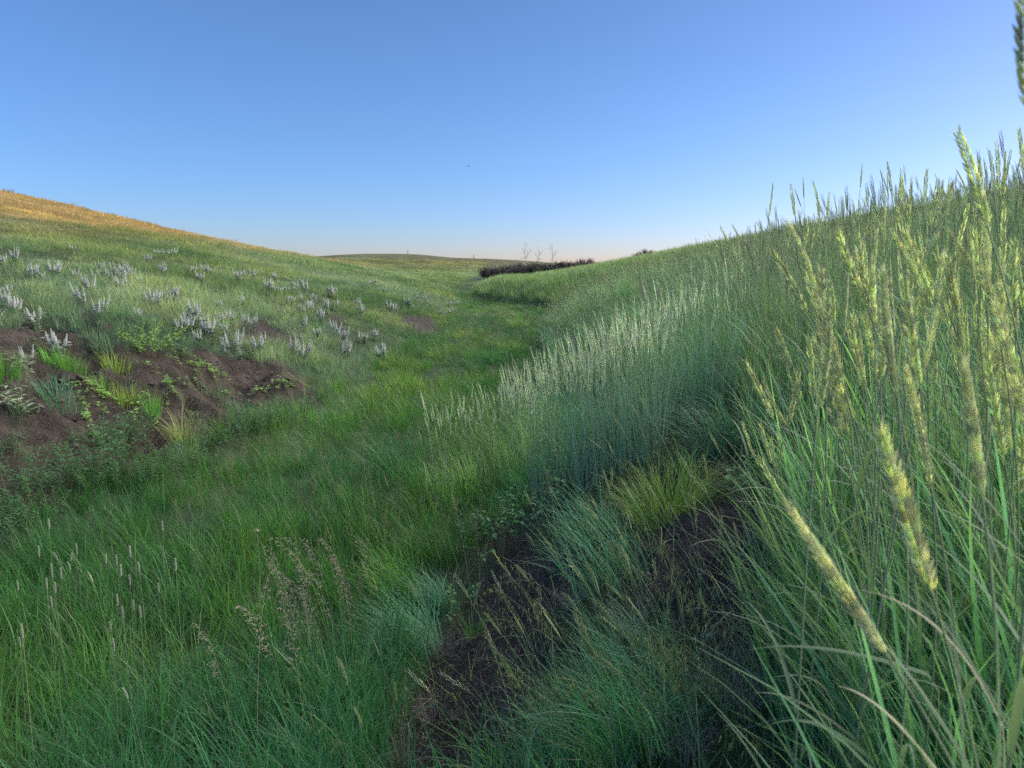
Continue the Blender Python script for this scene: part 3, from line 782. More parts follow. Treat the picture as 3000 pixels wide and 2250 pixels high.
for _ in range(64):                # the packed middle of the stand
    d_ = _r.uniform(.95, 1.9); tu = _r.uniform(2330, 3000); tv = _r.uniform(640, 1020) + max(0, 2550-tu)*.35; L_ = _r.uniform(.12, .17)*2166/d_
    ln = _r.gauss(.16, .16); NEAR.append((tu, tv, tu+L_*ln, tv+L_, d_, _r.uniform(.0095, .0125), None, 1 if d_ < 1.3 else 0))
SHARED_NEAR = 'pale green seed head stalk packed among the nearest tall grass at right'
for (tu, tv, bu, bv, dist, W, lab, fine) in NEAR:
    T3 = unproj(tu, tv, dist); B3 = unproj(bu, bv, dist*(1.0 if fine else 1.01))
    d = B3-T3; d /= np.linalg.norm(d)
    fx, fy = B3[0]+d[0]*.28+random.uniform(-.03, .03), B3[1]+d[1]*.28+random.uniform(.0, .10)
    F3 = np.array([fx, fy, ground_z(fx, fy)-.02]); drop = B3[2]-F3[2]
    stem = bez(F3, F3+UP*drop*.45, B3+d*drop*.38, B3, 22)
    bow = np.cross(d, [0, 1, 0])*np.linalg.norm(T3-B3)*random.uniform(-.04, .05)
    head = bez(B3, B3+(T3-B3)*.33+bow, B3+(T3-B3)*.66+bow, T3, 30)
    o = empty('grass_stalk', F3.tolist(), 0, lab or SHARED_NEAR, 'grass stalk', 'tall seeding grass stalks on the right slope')
    put('stem', stem_mesh(stem-F3, .0019, .0011, STEM), o)
    mb = MB(); nsp = int(np.linalg.norm(T3-B3)/(.0040 if fine else .0052)); head_on(mb, head-F3, W, max(10, nsp), fine)
    put('seed_head', mb.mesh('seed_head', HEAD), o)
    for i in range(random.choice((1, 2, 2, 3))):
        q = random.uniform(.25, .75); p = stem[int(q*21)]-F3
        if math.hypot(p[0]+F3[0], p[1]+F3[1]) < .45: continue
        put('leaf_blade', blade_mesh(p, random.uniform(1.2, 5.0), random.uniform(.2, .34), random.uniform(.3, .7), .0075*random.uniform(.8, 1.3), random.uniform(.4, 1.4), BLADE), o)
print('near stalks', len(NEAR))

# long leaf blades of the stalks, set as loose pieces, that arch out of the stand towards the left: each through three photo points at a distance
ARCS = [([(2190, 1905), (2420, 1900), (2720, 1975)], .95, .0065, BLADE, 'long green blade arching level to the left near the foot of the stand'),
        ([(2240, 2130), (2390, 2120), (2560, 2230)], 1.0, .0075, BLADE, 'broad pale green blade drooping left at the bottom of the view'),
        ([(2455, 2010), (2600, 2090), (2770, 2290)], .75, .0060, PALEBLADE, 'straw coloured blade rising left from the bottom right'),
        ([(2520, 1728), (2760, 1850), (2940, 2130)], .70, .0055, PALEBLADE, 'straw coloured bent stem crossing the right stand, upper of two'),
        ([(2660, 1715), (2820, 1900), (2990, 2190)], .62, .0070, BLADE, 'broad blurred grey green blade slanting down to the right corner'),
        ([(2210, 2030), (2340, 2055), (2500, 2160)], 1.1, .0060, PALEBLADE, 'pale blade bending left over the black soil'),
        ([(2245, 1990), (2370, 1985), (2440, 2060)], 1.2, .0050, PALEBLADE, 'thin pale blade with a curled tip near the dead tuft'),
        ([(2280, 1640), (2400, 1760), (2520, 1930)], 1.1, .0055, BLADE, 'green blade slanting left in front of the black soil'),
        ([(2270, 1780), (2360, 1850), (2500, 2000)], 1.15, .0050, BLADE, 'yellow green blade slanting left below the first'),
        ([(2880, 1480), (2920, 1800), (2930, 2220)], .5, .0080, BLADE, 'broad blurred upright blade close at the right'),
        ([(2760, 1620), (2800, 1900), (2830, 2240)], .55, .0085, BLADE, 'broad blurred upright blade beside the fat seed head')]
for pts, dist, w, mat, lab in ARCS:
    A, M, B = [unproj(q[0], q[1], dist*k) for q, k in zip(pts, (1.0, 1.0, 1.0))]
    gx_, gy_ = B[0]+.05, B[1]+.10
    G3 = np.array([gx_, gy_, ground_z(gx_, gy_)-.02])
    ctrl = 2*M - .5*A - .5*B
    t = np.linspace(0, 1, 12)[:, None]; up_ = (1-t)**2*B + 2*t*(1-t)*ctrl + t*t*A
    low = bez(G3, G3+UP*(B[2]-G3[2])*.5, B+(B-ctrl)*.35, B, 8)[:-1]
    P = np.concatenate([low, up_])-G3; k = len(P); tt = np.linspace(0, 1, k)
    W_ = w*.5*np.clip(np.minimum(.5+tt*1.5, 1)*(1-tt**3), .05, 1)
    mb = MB(); mb.ribbon(P, W_, np.array([.25, .75, .6])/1.0, np.ones(3)*random.uniform(.9, 1.1), .3)
    o = put('loose_leaf_blade', mb.mesh('loose_leaf_blade', mat), None, G3.tolist()); tag(o, lab, 'leaf blade', 'long loose blades at the edge of the right stand')

# ---- the rest of the stand: about 230 more stalks one by one, farther ones as one mass
PT = [tall_proto(random.uniform(1.02, 1.22), random.uniform(-.05, .2), random.uniform(.12, .19), .0112, 30, False, HEAD, STEM, BLADE) for _ in range(14)]
cnt = 0; placed = []
while cnt < 176:
    r_ = .95 + (4.6-.95)*random.random()**1.75; a_ = R(random.uniform(8, 50)); px, py = r_*math.sin(a_), r_*math.cos(a_)
    if float(RIGHT_EDGE(np.array([px]), np.array([py]))[0]) < .02+random.uniform(0, .12): continue
    cnt += 1
    near = r_ < 2.0
    lab = (SHARED_NEAR if near else 'green seed head stalk in the tall grass some steps up the right slope')
    place_tall('grass_stalk', random.choice(PT), (px, py, ground_z(px, py)), math.pi+random.gauss(0, .8), random.uniform(.78, 1.08), lab, 'grass stalk', 'tall seeding grass stalks on the right slope', (random.gauss(0, .05), random.gauss(-.03, .05)))
def joined(protos_, mat):
    out = []
    for st, hd, bl in protos_:
        me = bpy.data.meshes.new('seed_stalk'); import bmesh as _b
        bm = _b.new()
        for m_ in (st, hd): bm.from_mesh(m_)
        k = bm.faces.layers
        bm.to_mesh(me); bm.free(); me.materials.append(mat); out.append(me)
    return out
HEAD_INST = veg('far_seed_stalk', None, .6, .25, .3, .2)
PF = [tall_proto(random.uniform(.95, 1.15), random.uniform(-.05, .2), random.uniform(.13, .19), .0085, 16, False, HEAD, STEM, BLADE, 0, .0014) for _ in range(8)]
fs = protos('far_stalk', joined(PF, HEAD_INST))
n = 15000; x, y, r = polar(n, 3.2, 34, 1.25, 1, 48); dr = d_right(x, y); e = RIGHT_EDGE(x, y); nz = fbm(x*.5, y*.5, 301, 3)
k = (e > .05) & (nz > -.55) & ((r > 4.6) | (rng.random(n) < .5)) & ((dr > 1.3) | (y > 10)); X, Y, RR = x[k], y[k], r[k]
s = rng.uniform(.8, 1.08, len(X))*np.interp(RR, [3, 4.5, 7, 12, 34], [1, .98, .88, .76, .6]); w = np.interp(RR, [3, 8, 34], [1, 1.2, 2.0])
c = (np.array([.56, .60, .38])*(.5+.5*rng.random((len(X), 1))) + np.array([.10, .15, .08]))*rng.uniform(.7, 1.1, (len(X), 1))
scatter('seed_stalks', 'mass of farther grass seed heads up the right slope', 'grass', fs, np.stack([X, Y, height(X, Y)], 1), np.stack([rng.normal(-.08, .1, len(X)), rng.normal(0, .1, len(X))], 1), np.stack([s*w, s*w, s], 1), c, rng.normal(math.pi, 1.0, len(X)))
# thin seeding tops over the gully floor and the mid valley
PG = [tall_proto(random.uniform(.5, .62), random.uniform(.05, .3), random.uniform(.06, .09), .006, 8, False, HEAD, STEM, BLADE, 0, .0010) for _ in range(6)]
fg = protos('gully_stalk', joined(PG, HEAD_INST))
n = 5000; x, y, r = polar(n, 2.5, 40, 1.0, -40, 20); dl = d_left(x, y); dr = d_right(x, y); nz = fbm(x*.6, y*.4, 303, 3)
k = (dl < .2) & (dr < .5) & (nz > -.1) & (y > 3); X, Y, RR = x[k], y[k], r[k]
s = rng.uniform(.7, 1.05, len(X)); w = np.interp(RR, [3, 8, 40], [1, 1.3, 4])
scatter('seed_stalks', 'thin tan seeding tops scattered through the gully grass', 'grass', fg, np.stack([X, Y, height(X, Y)], 1), rng.normal(0, .12, (len(X), 2)), np.stack([s*w, s*w, s], 1), np.array([.38, .37, .2])*rng.uniform(.6, 1.1, (len(X), 1)))

# ---- silvery bunches in the middle
PS = [tall_proto(random.uniform(.98, 1.16), random.uniform(-.02, .16), random.uniform(.16, .24),   .0085, 24, False, SILVERHEAD, SILVERSTEM, SILVERBLADE, 0, .0017) for _ in range(12)]
def bunch(u, v, nst, rad, sc, label, mat=SILVERBLADE, hb=.74, lean_az=2.9, nb=190):
    g = at(u, v); o = empty('wheatgrass_clump', g.tolist(), 0, label, 'grass clump', 'silvery wheatgrass clumps at the foot of the right bank')
    mb = MB()
    for i in range(nb):
        r_ = rad*math.sqrt(random.random()); a = random.uniform(0, 6.28); bx, by = r_*math.cos(a), r_*.8*math.sin(a)
        blade(mb, (bx, by, ground_z(g[0]+bx, g[1]+by)-g[2]-.02), random.choice((a, lean_az))+random.gauss(0, .7), hb*sc*random.uniform(.6, 1.25), abs(random.gauss(.06, .12)), abs(random.gauss(.3, .3)), .0062*random.uniform(.7, 1.2), np.ones(3)*random.uniform(.75, 1.2)*np.array([random.uniform(.8, 1.15), 1, random.uniform(.85, 1.1)]), 6, 0, random.uniform(0, .5))
    f = put('foliage', mb.mesh('foliage', mat), o); f['kind'] = 'stuff'
    for i in range(nst):
        r_ = rad*math.sqrt(random.random()); a = random.uniform(0, 6.28); bx, by = r_*math.cos(a), r_*.8*math.sin(a)
        st, hd, _ = random.choice(PS)
        s_ = put('stalk', st, o, (bx, by, ground_z(g[0]+bx, g[1]+by)-g[2]), (random.gauss(0, .05), random.gauss(0, .05)-.0, lean_az+random.gauss(0, .8)), sc*random.uniform(.78, 1.06))
        put('seed_head', hd, s_)
    return o
GREENBUNCH = veg('bright_bunch_blade', (.46, .68, .30), .4, .4, .45)
bunch(1535, 1405, 150, .26, .80, 'tall bright green bunch with silvery seed heads, front left of the middle clump', GREENBUNCH)
bunch(1680, 1400, 175, .28, .80, 'tall blue green bunch with silvery seed heads, front middle of the clump')
bunch(1820, 1370, 140, .28, .82, 'blue green silver headed bunch at the right of the middle clump')
bunch(1900, 1290, 100, .28, .84, 'silver headed bunch behind the right end of the middle clump')
bunch(2060, 1190, 50, .24, .85, 'dim blue grey bunch beside the dark gap of the right stand')
bunch(1385, 1470, 30, .12, .78, 'small bright green bunch with a few tall silvery heads, left of the middle clump', GREENBUNCH, .55, 2.9, 110)
bunch(1300, 1490, 22, .12, .78, 'thin loose bunch of silvery heads, farthest left at the edge of the meadow', GREENBUNCH, .5, 2.9, 60)

# ---- silver lupines on the left hillside: foliage and separate flower spikes
def lupine_proto(nsp, h):
    fol = MB(); spikes = []
    for i in range(nsp):
        a = random.uniform(0, 6.28); l = random.uniform(.05, .38); hh = h*random.uniform(.75, 1.08); r0 = random.uniform(0, .03)
        tip = np.array([math.cos(a)*(r0+l*hh), math.sin(a)*(r0+l*hh), hh]); b = np.array([math.cos(a)*r0, math.sin(a)*r0, -.02])
        P = bez(b, b+UP*hh*.4, tip-UP*hh*.25-(tip-b)*.05, tip, 14); k = 8
        fol.tube(P[:k+1], .0022, np.array([.8, .95, .8]), 4)
        for q in range(9):                                   # palmate leaves up the stem
            p = P[random.randint(1, 9)]; az = random.uniform(0, 6.28); s = random.uniform(.022, .040)
            pe = p + np.array([math.cos(az), math.sin(az), .45])*s*.9
            fol.tube([p, pe], .0009, np.array([.8, .95, .8]), 3)
            cc = np.ones(3)*random.uniform(.75, 1.2)
            for j in range(6):
                b2 = az + (j-2.5)*.62
                fol.leaf(pe, (math.cos(b2), math.sin(b2), .35), s, s*.34, cc, UP, .2, .1)
        sp = MB(); Q = P[k-1:]; t = np.linspace(0, 1, len(Q)); n_w = 13
        sp.tube(Q, .0016, np.array([.75, .85, .7]), 4)
        for w_ in range(n_w):
            f = w_/(n_w-1); p = np.array([np.interp(f, t, Q[:, c_]) for c_ in range(3)])
            for j in range(6):
                b2 = j*1.047 + w_*.5; rad = .0185*(1-.60*f)
                d = np.array([math.cos(b2), math.sin(b2), .35+.8*f])
                cc = np.array([.92, .95, 1.0])*random.uniform(.82, 1.1) if f < .8 else np.array([.8, .95, .8])
                sp.lemon(p, d, rad*1.15, rad*.62, cc*(np.array([.86, .84, 1.04]) if random.random() < .2 else 1), 4, .9)
        spikes.append(sp.mesh('flower_spike', LUPFLOWER))
    return fol.mesh('foliage', LUPLEAF), spikes
LUP = [lupine_proto(random.choice((4, 5, 6, 7, 8, 9)), random.uniform(.22, .31)) for _ in range(10)]
LUPTALL = lupine_proto(3, .30)
def c2(x, y): return (x*.4521, 600+y*.4521)
def c3(x, y): return (900+x*.4521, 650+y*.4521)
LP = []
def L2(lab, *pts): LP.extend([(c2(*p), lab) for p in pts])
def L3(lab, *pts): LP.extend([(c3(*p), lab) for p in pts])
L2('tall silvery lupine with bright white spikes alone at the upper left of the bare bank', (185, 985))
L2('broad bushy silver lupine above the left end of the bare bank', (370, 890))
L2('low silver lupine on the grassy edge at the far left, over the bank', (40, 700), (125, 720), (90, 730))
L2('thin silver lupine stems at the far left edge among grass', (62, 620), (95, 400), (30, 405))
L2('small pale lupine between the bank top and the far left lupines', (240, 780), (635, 800), (545, 705), (900, 740))
L2('silver lupine in the loose scatter on the left slope above the earth bank', (225, 480), (210, 505), (270, 505), (350, 505), (490, 500), (585, 600), (630, 510), (650, 450), (475, 315))
L2('lavender white lupine in the dense leftmost patch on the slope', (715, 505), (740, 480), (770, 500), (800, 515), (820, 490), (850, 505), (905, 525), (790, 575))
L2('pale lupine far up the slope under the sunlit hill edge', (1020, 335), (1055, 340), (1100, 345), (1135, 345), (960, 390), (1060, 475))
L2('silver lupine pair member on the mid slope beside a dark earth hole', (985, 680), (1020, 700), (1095, 660), (1135, 650))
L2('faint lupine in the mid slope grass, right of the densest left patch', (1255, 465), (1340, 465), (1370, 460), (1300, 520), (1425, 700), (1570, 665), (1575, 475), (1650, 500), (1780, 495), (1550, 525))
L2('white lavender lupine in the row just above the bare bank', (1230, 800), (1285, 800), (1165, 825), (1430, 795), (1480, 805), (1465, 865), (1215, 870), (1270, 860), (1340, 870), (1380, 870), (1610, 830), (1645, 825))
L2('grey green lupine over the right end of the bare bank', (1480, 975), (1510, 975), (1670, 990), (1700, 985))
L2('bright lupine group at the lower right end of the bank', (1885, 1005), (1945, 1030), (1965, 1020), (1900, 960))
L2('lavender lupine in the big patch in the middle of the left slope', (1760, 590), (1790, 595), (1820, 590), (1850, 590), (1890, 600), (1915, 580), (1970, 560), (1990, 600), (1860, 655), (1900, 650), (1940, 655), (2040, 635), (2005, 705), (1960, 735), (2150, 605), (2120, 710), (2180, 690))
L2('lupine standing beside the dark strip of earth on the slope', (2060, 870), (1965, 835), (2170, 875), (2080, 775))
L3('full lavender lupine on the crest of the small eroded cut, roundest of all', (555, 605))
L3('lavender lupine around the small eroded cut right of the slope patch', (535, 600), (580, 605), (620, 530), (650, 555), (690, 575), (670, 560), (610, 510))
L3('lupine of the small bunch high on the slope, middle distance', (165, 500), (135, 490), (195, 495), (430, 430), (460, 460), (410, 415), (240, 410), (500, 470))
L3('lupine straggling down the slope towards the meadow', (40, 545), (20, 600), (130, 600), (330, 560), (345, 620), (175, 570))
L3('far small lupine at the right end of the flowery slope', (705, 510), (780, 495), (790, 545), (765, 525), (925, 560), (960, 555), (980, 545), (860, 615), (885, 620), (930, 610), (945, 600))
L3('white lupine low on the slope above the dark green hollow', (65, 765), (190, 760), (235, 800), (240, 840), (265, 900), (230, 915), (370, 790), (440, 770), (475, 855), (495, 925), (345, 790))
for (uv, lab) in LP:
    g = at(*uv)
    fol, spk = LUPTALL if 'alone at' in lab else random.choice(LUP)
    o = empty('lupine', g.tolist(), random.uniform(0, 6.28), lab, 'lupine', 'silver lupines on the left hillside'); o.rotation_euler.x = random.gauss(0, .1); o.scale = (random.uniform(.75, 1.4)*(1.25 if 'broad' in lab or 'roundest' in lab else 1),)*3
    put('foliage', fol, o)
    for s_ in spk: put('flower_spike', s_, o)
print('lupines', len(LP))

# ---- leafy herbs along the foot of the left bank and on it
def herb_proto(nst, h, spread, leafL, nl, mat, stemc=.7, round_=.45):
    stm = MB(); fol = MB()
    for i in range(nst):
        a = random.uniform(0, 6.28); r0 = spread*.35*math.sqrt(random.random()); l = random.uniform(.1, .8)*spread; hh = h*random.uniform(.55, 1.1)
        b = np.array([math.cos(a)*r0, math.sin(a)*r0, -.02]); tip = b + np.array([math.cos(a)*l, math.sin(a)*l, hh])
        P = bez(b, b+UP*hh*.5, tip-UP*hh*.2, tip, 10); stm.tube(P[::3], .0016, np.array([.9, .8, .7])*stemc, 3)
        for q in range(nl):
            f = .25+.75*(q+.5)/nl; p = np.array([np.interp(f*9, np.arange(10), P[:, c_]) for c_ in range(3)])
            az = q*2.4+random.uniform(-.4, .4); s = leafL*random.uniform(.6, 1.15)*(1-.35*f*f)
            fol.leaf(p, (math.cos(az), math.sin(az), random.uniform(-.1, .7)), s, s*round_, np.ones(3)*random.uniform(.7, 1.2)*np.array([1+.25*f, 1+.15*f, 1]), UP, .2, .12)
    return stm.mesh('stem', TWIG if stemc < .7 else STEM), fol.mesh('foliage', mat)
HERB = [herb_proto(18, .34, .24, .045, 15, LEAFHERB) for _ in range(5)]
HERBPALE = [herb_proto(12, .26, .18, .042, 12, LEAFVINE) for _ in range(3)]
SILV = [herb_proto(7, .20, .12, .075, 9, LUPLEAF, .8, .30) for _ in range(3)]
def herb(name, u, v, pr, sc, label, cat, group=None):
    g = at(u, v); o = empty(name, g.tolist(), random.uniform(0, 6.28), label, cat, group); o.scale = (sc, sc, sc*random.uniform(.9, 1.15))
    put('stem', pr[0], o); put('foliage', pr[1], o); return o
HG = 'leafy green herbs along the foot of the left bank'
for (u, v, s, lab) in [(20, 1505, 1.1, 'dense green herb at the left edge below the bare bank'), (75, 1470, 1.15, 'dense green herb at the left edge below the bare bank'), (40, 1590, 1.0, 'low dark herb at the far left where the meadow grass begins'), (120, 1560, .95, 'low dark herb at the far left where the meadow grass begins'),
        (165, 1440, 1.2, 'tall pointed herb against the lower bare soil, first from the left'), (250, 1425, 1.0, 'herb in the line below the left soil, between the two tall ones'), (300, 1400, 1.5, 'tallest dark bushy herb standing against the lower bank soil'), (345, 1420, 1.1, 'herb at the right foot of the tallest bushy one'),
        (430, 1440, 1.0, 'low green herb in the gap before the meadow grass'), (500, 1420, 1.0, 'low green herb in the gap before the meadow grass'), (470, 1370, .9, 'low green herb in the gap before the meadow grass'), (570, 1390, 1.0, 'bright tipped herb at the meadow edge under the pale arching tuft'), (620, 1380, .9, 'bright tipped herb at the meadow edge under the pale arching tuft'),
        (620, 1320, 1.0, 'green herb in the thick patch right of the bare bank'), (690, 1320, 1.05, 'green herb in the thick patch right of the bare bank'), (740, 1290, 1.1, 'green herb in the thick patch right of the bare bank'), (790, 1270, 1.1, 'green herb in the thick patch right of the bare bank'), (840, 1250, 1.0, 'green herb in the thick patch right of the bare bank'),
        (700, 1260, 1.0, 'green herb in the thick patch right of the bare bank'), (770, 1230, 1.0, 'green herb in the thick patch right of the bare bank'), (640, 1260, .75, 'small dark herb on the soil right of the trailing vines'), (900, 1215, .9, 'green herb at the upper right end of the herb patch'), (960, 1180, .9, 'green herb at the upper right end of the herb patch'),
        (370, 1250, 1.05, 'dark green herb growing on the bank below the trailing vines'), (410, 1235, 1.0, 'dark green herb growing on the bank below the trailing vines'), (330, 1270, .9, 'dark green herb growing on the bank below the trailing vines'), (305, 1290, .8, 'dark green herb growing on the bank below the trailing vines'),
        (20, 1335, .95, 'round leafy herb on bare soil at the left edge'), (165, 1320, .6, 'small round herb alone in the middle of the bare soil'), (60, 1250, .5, 'small herb under the silver leaved plant on the soil'), (310, 1355, .55, 'small green herb low on the bare soil beside the tall bushy one'), (225, 1290, .4, 'tiny herb on bare soil right of the burrow')]:
    herb('leafy_herb', u, v, random.choice(HERB), s*(.95 if 'tallest dark' in lab else .84), lab, 'herb', HG)
herb('silver_leaved_plant', 55, 1105, SILV[0], 1.25, 'silver leaved low plant with broad leaves beside the green tuft on the bare soil', 'plant')
herb('silver_leaved_plant', 62, 1225, SILV[1], 1.35, 'silver leaved plant with two pale tips on bare soil left of the burrow', 'plant')
herb('silver_leaved_plant', 270, 1008, SILV[2], .6, 'small flat silver leaved plant at the upper edge of the bare bank', 'plant')
# big pale green shrub at the bank's brow and vines hanging over the soil
herb('low_shrub', 430, 1025, herb_proto(26, .30, .36, .042, 13, LEAFVINE, .6, .7), 1.1, 'pale green round leaved shrub on the brow of the bare bank', 'shrub')
def vine(pts, nside, label, dens=34):
    G = [at(u, v) for u, v in pts]; o0 = G[0]; stm = MB(); fol = MB()
    def runner(Q):
        Q = np.array(Q); n_ = len(Q)*5; t = np.linspace(0, len(Q)-1, n_); P = np.stack([np.interp(t, np.arange(len(Q)), Q[:, k]) for k in range(3)], 1)
        P[:, 0] += np.cumsum(rng.normal(0, .012, n_)); P[:, 1] += np.cumsum(rng.normal(0, .012, n_))
        P[:, 2] = height(P[:, 0], P[:, 1]) + .02 + .03*rng.random(n_)
        stm.tube(P-o0, .0018, np.array([.9, .7, .5]), 3)
        L = np.linalg.norm(np.diff(P, axis=0), axis=1).sum()
        for q in range(int(L*dens)+6):
            f = random.random()*(n_-1); p = np.array([np.interp(f, np.arange(n_), P[:, k]) for k in range(3)]) - o0
            az = random.uniform(0, 6.28); s = random.uniform(.024, .046)
            fol.leaf(p + np.array([0, 0, random.uniform(0, .035)]), (math.cos(az), math.sin(az), random.uniform(-.2, .8)), s, s*.75, np.ones(3)*random.uniform(.75, 1.2), UP, .15, .15)
    runner(G)
    for i in range(nside):
        a = random.choice(G[:-1]); d = np.array([random.uniform(-.3, .3), random.uniform(-.35, .1), 0]); runner([a, a+d*.5, a+d])
    o = empty('trailing_vine', o0.tolist(), 0, label, 'vine', 'vines trailing over the bare bank')
    put('stem', stm.mesh('stem', TWIG), o); put('foliage', fol.mesh('foliage', LEAFVINE), o)
vine([c2(1290, 1000), c2(1300, 1060), c2(1310, 1110), c2(1340, 1170)], 6, 'bushy trailing vine hanging over the brow right of the pale shrub')
vine([c2(1300, 1010), c2(1380, 1035), c2(1450, 1060), c2(1500, 1080)], 3, 'trailing vine creeping right along the bank brow')
vine([c2(1080, 1080), c2(1085, 1150), c2(1100, 1230)], 6, 'trailing vine hanging down the middle of the bare bank')
vine([c2(620, 1100), c2(590, 1180), c2(660, 1260), c2(720, 1330)], 3, 'trailing vine curling down the soil left of the bank middle')
vine([c2(700, 1160), c2(780, 1180), c2(830, 1230)], 2, 'short thin vine beside the curling one on the soil')
vine([c2(945, 1160), c2(955, 1260), c2(960, 1340)], 2, 'thin vine hanging straight down the soil to the herbs')
vine([c2(560, 1290), c2(570, 1350), c2(575, 1420)], 2, 'short yellowish vine right of the burrow')
vine([c2(640, 1090), c2(560, 1100), c2(490, 1140)], 1, 'thin vine reaching left under the dip in the brow')
vine([c2(1640, 1170), c2(1700, 1200), c2(1800, 1160), c2(1880, 1140)], 4, 'vine at the right end of the bare bank')

# ---- tufts one can point at
def tuft(u, v, n_, rad, h, lean, curve, w, mat, label, az=None, droop=.3, seg=6, name='grass_tuft', z=0):
    g = at(u, v); mb = MB()
    for i in range(n_):
        r_ = rad*math.sqrt(random.random()); a = random.uniform(0, 6.28); bx, by = r_*math.cos(a), r_*math.sin(a)
        aa = a+random.gauss(0, .6) if az is None else az+random.gauss(0, .6)
        blade(mb, (bx, by, ground_z(g[0]+bx, g[1]+by)-g[2]-.01), aa, h*random.uniform(.6, 1.15), abs(random.gauss(lean, .15)), abs(random.gauss(curve, .3)), w*random.uniform(.7, 1.25), np.ones(3)*random.uniform(.75, 1.2)*np.array([random.uniform(.85, 1.2), 1, random.uniform(.8, 1.1)]), seg, 0, droop*random.random())
    o = put(name, mb.mesh(name, mat), None, g.tolist()); return tag(o, label, 'grass tuft', None)
T_BRIGHT = veg('bright_tuft', C(74, 122, 48)); T_BLUE = veg('blue_tuft', C(64, 112, 92)); T_YEL = veg('yellow_tuft', C(110, 134, 62)); T_PALE = veg('pale_tuft', C(128, 144, 96))
tuft(*c2(450, 985), 130, .13, .24, .25, .5, .005, T_BRIGHT, 'bright green grass tuft on the bank edge under the broad lupine')
tuft(*c2(330, 960), 60, .09, .20, .3, .6, .005, T_BRIGHT, 'small green grass tuft left of the bright one on the bank edge')
tuft(*c2(20, 1110), 120, .13, .26, .25, .5, .005, T_BRIGHT, 'dark green grass tuft at the left edge on bare soil')
tuft(*c2(750, 1020), 90, .13, .22, .3, .6, .005, T_YEL, 'dull green grass tuft in the dip of the bank brow')
tuft(*c2(385, 1290), 120, .14, .26, .3, .7, .0045, T_BLUE, 'bluish fine grass tuft on bare soil above the burrow')
tuft(*c2(655, 1100), 50, .07, .18, .2, .5, .005, T_BRIGHT, 'small grass tuft by the thin vine on the bank')
tuft(*c2(770, 1190), 60, .08, .24, .2, .4, .005, T_YEL, 'upright yellow green tuft on the soil between vines')
tuft(*c2(850, 1170), 50, .07, .20, .2, .4, .005, T_YEL, 'small yellow green tuft right of the upright one')
tuft(*c2(985, 1260), 60, .07, .30, .15, .4, .005, T_BRIGHT, 'narrow upright green tuft beside the middle vine')
tuft(*c2(1190, 1480), 110, .10, .50, .35, 1.1, .0045, T_PALE, 'pale long arching grass tuft at the foot of the bank', None, .8, 8)
tuft(*c2(1580, 1290), 60, .12, .22, .3, .7, .005, T_BLUE, 'dim bluish tuft on the soil at the right part of the bank')
tuft(1960, 1500, 420, .16, .34, .55, .8, .0026, T_YEL, 'rounded fine yellow green grass tussock above the black soil', None, .5, 7, 'grass_tussock')
tuft(1230, 1900, 240, .12, .40, .75, .9, .0034, T_BLUE, 'blue green grass tuft arching left beside the black soil', 2.9, .5, 7)
tuft(1300, 1790, 150, .09, .34, .6, .9, .0034, T_BLUE, 'smaller blue green tuft behind the arching one', 2.7, .5, 7)
tuft(1800, 1700, 130, .18, .36, .55, .6, .0042, T_BLUE, 'big blue green grass tuft leaning left right of the leafy shrub', 2.7, .4, 7)
tuft(1720, 1620, 90, .15, .38, .55, .6, .004, T_BLUE, 'blue green tuft behind the big leaning one', 2.7, .4, 7)
tuft(1390, 1870, 50, .05, .14, .3, .6, .003, T_BRIGHT, 'tiny bright green tuft on the black soil')
tuft(1850, 2010, 120, .14, .34, .5, .7, .0036, T_BLUE, 'blue green tuft leaning left in the lower middle right', 2.8, .5, 7)
tuft(1960, 2180, 130, .14, .34, .5, .8, .0036, T_BLUE, 'blue green tuft leaning left near the bottom edge', 2.8, .5, 7)
tuft(1700, 2200, 100, .12, .30, .5, .8, .0034, T_BLUE, 'blue green tuft at the bottom beside the yellow spikelets', 2.8, .5, 7)
tuft(1180, 1760, 170, .14, .36, .5, .9, .0032, T_BRIGHT, 'soft green tuft spilling from the meadow edge', 2.9, .5, 7)
tuft(2120, 1330, 160, .12, .44, .5, .9, .005, T_BLUE, 'dark blue green tuft with wide arching blades by the dark gap', 3.0, .8, 7)
tuft(1820, 905, 200, .45, .8, .35, .9, .014, T_BRIGHT, 'dark green grass tuft on the right bank in the middle distance', 3.0, .8, 7)
tuft(1690, 960, 160, .40, .6, .3, .8, .012, T_BRIGHT, 'green grass tuft beside the dark one on the right bank', 3.0, .8, 7)

